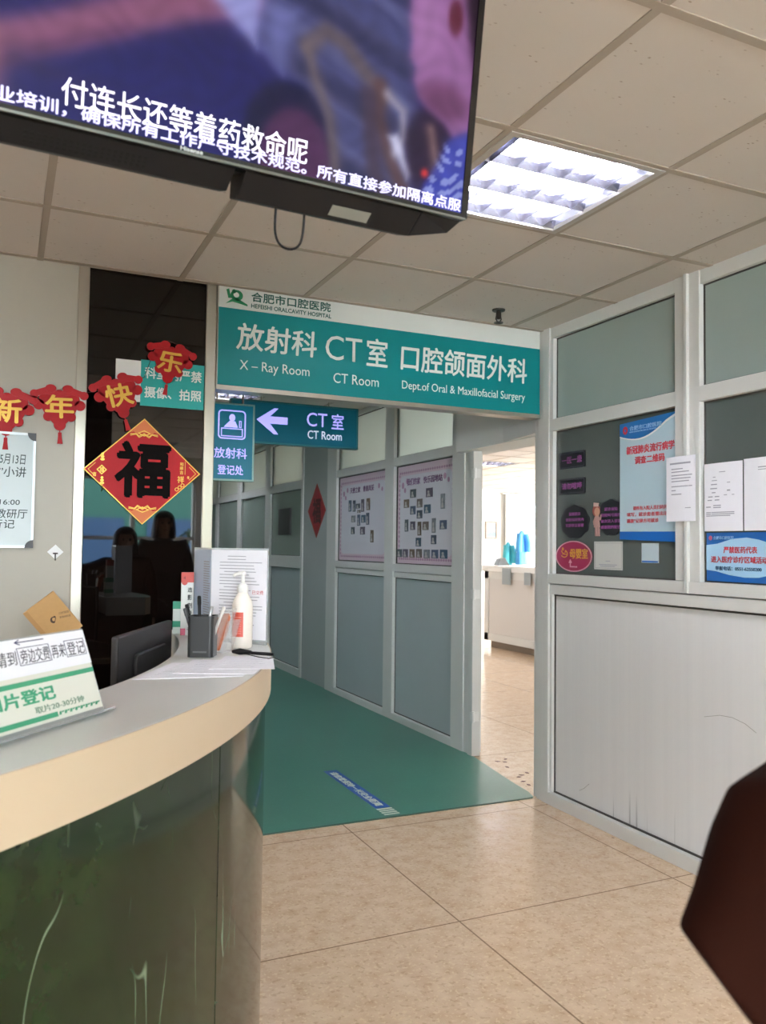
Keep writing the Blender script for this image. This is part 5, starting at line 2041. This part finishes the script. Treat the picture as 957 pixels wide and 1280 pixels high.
def hand_nodes(nodes, edges, wrist, palm_dir, side, up_, key, curl=.35):
    """palm and five bent fingers continuing from a wrist node"""
    d = V(palm_dir).normalized()
    s_ = V(side).normalized()
    n_ = d.cross(s_)
    w0 = V(nodes[wrist][0])
    pk = key + 'palm'
    nodes[pk] = (w0 + d * .045, .026)
    edges.append((wrist, pk))
    for i, (off, L_) in enumerate(((-.030, .062), (-.010, .074), (.010, .070), (.030, .055))):
        a, b, c = (key + 'f%d%d' % (i, j) for j in range(3))
        p = w0 + d * .085 + s_ * off
        nodes[a] = (p, .010)
        nodes[b] = (p + d * L_ * .5 - n_ * L_ * curl * .3, .009)
        nodes[c] = (p + d * L_ * .85 - n_ * L_ * curl, .0075)
        edges += [(pk, a), (a, b), (b, c)]
    a, b = key + 't0', key + 't1'
    nodes[a] = (w0 + d * .045 - s_ * .040, .011)
    nodes[b] = (w0 + d * .085 - s_ * .055 - n_ * .015, .009)
    edges += [(pk, a), (a, b)]


def person(label, loc, face_deg, k, pose, coat_m, coat_len=.55, coat_r=1.0):
    """k scales a 1.65 m figure; pose gives arm joints in body coordinates (x right, y forward, z up)"""
    t = thing('person', label, 'person', loc)
    ca__, sa__ = math.cos(math.radians(face_deg)), math.sin(math.radians(face_deg))

    def xf(p):
        p = V(p) * k
        return V((loc[0] + p.x * ca__ - p.y * sa__, loc[1] + p.x * sa__ + p.y * ca__, loc[2] + p.z))
    N_ = {'pelvis': ((0, 0, .90), (.135, .10)), 'waist': ((0, .005, 1.05), (.115, .085)), 'chest': ((0, 0, 1.22), (.14, .095)), 'collar': ((0, -.01, 1.345), (.085, .07)), 'neck': ((0, 0, 1.41), .050),
          'jaw': ((0, .022, 1.475), (.060, .066)), 'brow': ((0, .012, 1.55), (.074, .084)), 'crown': ((0, 0, 1.615), (.050, .058))}
    E_ = [('pelvis', 'waist'), ('waist', 'chest'), ('chest', 'collar'), ('collar', 'neck'), ('neck', 'jaw'), ('jaw', 'brow'), ('brow', 'crown')]
    for sg, nm in ((-1, 'L'), (1, 'R')):
        for j, (p, r) in enumerate((((.09 * sg, 0, .80), .085), ((.095 * sg, .015, .47), .058), ((.095 * sg, -.01, .09), .040), ((.10 * sg, .06, .04), .036), ((.105 * sg, .14, .03), .030))):
            N_[nm + 'leg%d' % j] = (p, r)
            E_.append((('pelvis' if j == 0 else nm + 'leg%d' % (j - 1)), nm + 'leg%d' % j))
        sh, el, wr = pose[nm]
        N_[nm + 'sh'] = (sh, .050)
        N_[nm + 'el'] = (el, .038)
        N_[nm + 'wr'] = (wr, .027)
        E_ += [('chest', nm + 'sh'), (nm + 'sh', nm + 'el'), (nm + 'el', nm + 'wr')]
        d = V(wr) - V(el)
        side = d.cross(V((sg, 0, .2)))
        hand_nodes(N_, E_, nm + 'wr', d, side, None, nm)
    skinned('body', N_, E_, SKIN, t, xf)
    # coat
    cN = {'hip': ((0, 0, .90), (.165 * coat_r, .125 * coat_r)), 'hem': ((0, 0, .90 - coat_len * .6), (.185 * coat_r, .14 * coat_r)), 'waist': ((0, .005, 1.05), (.15 * coat_r, .115 * coat_r)),
          'chest': ((0, 0, 1.22), (.165 * coat_r, .12 * coat_r)), 'collar': ((0, -.01, 1.34), (.10, .085)), 'top': ((0, -.012, 1.425), (.078, .078))}
    cE = [('hip', 'hem'), ('hip', 'waist'), ('waist', 'chest'), ('chest', 'collar'), ('collar', 'top')]
    for nm in 'LR':
        jn = pose.get(nm + 'sleeve') or [(pose[nm][0], .070 * coat_r), (pose[nm][1], .060 * coat_r), (tuple(V(pose[nm][1]).lerp(V(pose[nm][2]), .92)), .046 * coat_r)]
        for j, q in enumerate(jn):
            up_i = (j - 1 if j else None) if len(q) == 2 else q[2]
            cN[nm + str(j)] = (q[0], q[1])
            cE.append(('chest' if up_i is None else nm + str(up_i), nm + str(j)))
    skinned('coat', cN, cE, coat_m, t, xf, 3)
    # trousers and shoes
    tN = {'hip': ((0, 0, .92), (.15, .115))}
    tE = []
    for sg, nm in ((-1, 'L'), (1, 'R')):
        pv = 'hip'
        for j, (p, r) in enumerate((((.09 * sg, 0, .78), .098), ((.095 * sg, .015, .47), .074), ((.095 * sg, -.01, .10), .060))):
            tN[nm + str(j)] = (p, r)
            tE.append((pv, nm + str(j)))
            pv = nm + str(j)
    skinned('trousers', tN, tE, TROU, t, xf)
    for sg in (-1, 1):
        skinned('shoe', {'a': ((.095 * sg, -.045, .045), .045), 'b': ((.10 * sg, .06, .042), .046), 'c': ((.105 * sg, .165, .032), .036)}, [('a', 'b'), ('b', 'c')], BLACK, t, xf)
    # bob hair: shell open at the face
    mb = MB()
    nu, nv = 28, 14
    idx = {}
    for i in range(nv + 1):
        ph = PI / 2 - (PI * .86) * i / nv
        for j in range(nu):
            a = 2 * PI * j / nu
            zz_ = 1.555 + (.105 if ph > 0 else .175) * math.sin(ph)
            rr_ = max(math.cos(ph), .02) ** .9 if ph > 0 else (1.0 + .16 * math.sin(-ph * 1.7) - .10 * math.sin(-ph) ** 3)
            rr_ *= 1 + .018 * math.sin(9 * a + 2 * ph) + .012 * math.sin(14 * a + 1)
            idx[i, j] = len(mb.v)
            mb.v.append(xf((.098 * rr_ * math.cos(a), -.008 + .108 * rr_ * math.sin(a), zz_)))
    for i in range(nv):
        for j in range(nu):
            a = 2 * PI * (j + .5) / nu
            ph = PI / 2 - (PI * .86) * (i + .5) / nv
            if math.sin(a) > .55 and ph < .45:
                continue
            mb.f.append((idx[i, j], idx[i + 1, j], idx[i + 1, (j + 1) % nu], idx[i, (j + 1) % nu]))
            mb.sm.append(True)
    ho = mb.build('hair', HAIR, t)
    so = ho.modifiers.new('thick', 'SOLIDIFY')
    so.thickness = .012
    so.offset = 0
    # face
    for sg in (-1, 1):
        MB().ball(xf((.030 * sg, .088, 1.545)), .011 * k).build('eye', mat('eye_dark', '231a16', .2), t)
        MB().ball(xf((.077 * sg, .0, 1.53)), .012 * k, .016 * k, .028 * k).build('ear', SKIN, t)
    MB().tube([xf((0, .090, 1.55)), xf((0, .108, 1.515)), xf((0, .090, 1.507))], [.007 * k, .012 * k, .009 * k], 8).build('nose', SKIN, t)
    MB().tube([xf((-.022, .083, 1.478)), xf((0, .090, 1.476)), xf((.022, .083, 1.478))], [.003 * k, .006 * k, .003 * k], 8).build('mouth', mat('lips', '9a5548', .5), t)
    return t


kA = .915
LA = (.93, .50, 0)


def bodyA(wp):
    return tuple((V(wp) - V(LA)) / kA)


poseA = {'L': (bodyA((.765, .50, 1.225)), bodyA((.510, .466, 1.090)), bodyA((.70, .56, .97))),
         'R': ((.19, 0, 1.33), (.245, -.02, 1.03), (.235, .10, .80)),
         'Lsleeve': [(bodyA((.765, .495, 1.205)), .070, None), (bodyA((0.695, 0.4843, 1.1533)), 0.08, 0), (bodyA((0.5702, 0.4547, 1.129)), 0.084, 1), (bodyA((0.5248, 0.4553, 1.0901)), 0.072, 2), (bodyA((0.4918, 0.4718, 1.0614)), 0.04, 3), (bodyA((0.5988, 0.4354, 1.0254)), 0.062, 3), (bodyA((0.6924, 0.4508, 0.9555)), 0.06, 5)]}
person('person in a dark brown coat close at the right, elbow bent into view', LA, 0, kA, poseA, COATB)
poseB = {'L': ((-.19, 0, 1.33), (-.25, -.02, 1.05), (-.19, .13, .90)), 'R': ((.19, 0, 1.33), (.25, -.02, 1.05), (.19, .13, .90))}
person('person in a long black coat, mirrored in the dark glossy panel', (1.46, -.75, 0), 0, 1.03, poseB, COATK, .95, 1.18)

# ------------------------------------------------------------------ outside the rear windows (mirrored in the dark panel)
t = thing('backdrop_building', 'added teal backdrop building outside the rear windows, mirrored in the dark panel', 'building', (4, -10, 0))
mb = MB().box((.9, -11, 0), (7.5, -9.6, 3.3))  # added block, sized to hide sky in the panel's reflection
mb.build('facade', mat('facade_teal', '3f7a6e', .6), t)
for i in range(4):
    mb = MB().box((1.2 + 1.45 * i, -9.6, 1.0), (2.2 + 1.45 * i, -9.57, 1.9))
    mb.build('window', mat('facade_glass', '46658c', .2), t)
structure('ground_outside', MB().box((-12, -14, -.1), (12, YB - .2, -.02)), mat('paving', '8f8d86', .8, noise=.1, nscale=8))
LEAF = mat('leaf_green', '2e4a28', .6, noise=.3, nscale=6)
for i, (x, lab) in enumerate(((.4, 'green shrub outside the rear windows, mirrored left of the dark figure'), (3.0, 'green shrub outside the rear windows, mirrored right of the dark figure'), (-2.2, 'green shrub outside the rear windows at their far end'))):
    t = thing('leafy_shrub', lab, 'shrub', (x, -6.2, 0), 'shrubs outside the rear windows')
    random.seed(20 + i)
    mb = MB()
    for q_ in range(420):
        a, b = random.uniform(0, 2 * PI), random.uniform(-1, 1)
        r = .62 * random.uniform(.55, 1)
        c = V((x + r * math.cos(a) * math.sqrt(1 - b * b), -6.2 + r * math.sin(a) * math.sqrt(1 - b * b), 1.05 + .6 * b))
        d1 = V((random.uniform(-1, 1), random.uniform(-1, 1), random.uniform(-1, 1))).normalized() * .07
        d2 = d1.orthogonal().normalized() * .03
        mb.add([c - d1, c + d2, c + d1, c - d2], [(0, 1, 2, 3)])
    mb.build('foliage', LEAF, t)
    mb = MB().tube([(x, -6.2, -.02), (x + .03, -6.2, .9)], [.05, .03], 10)
    mb.build('stem', mat('bark', '5a4633', .8), t)
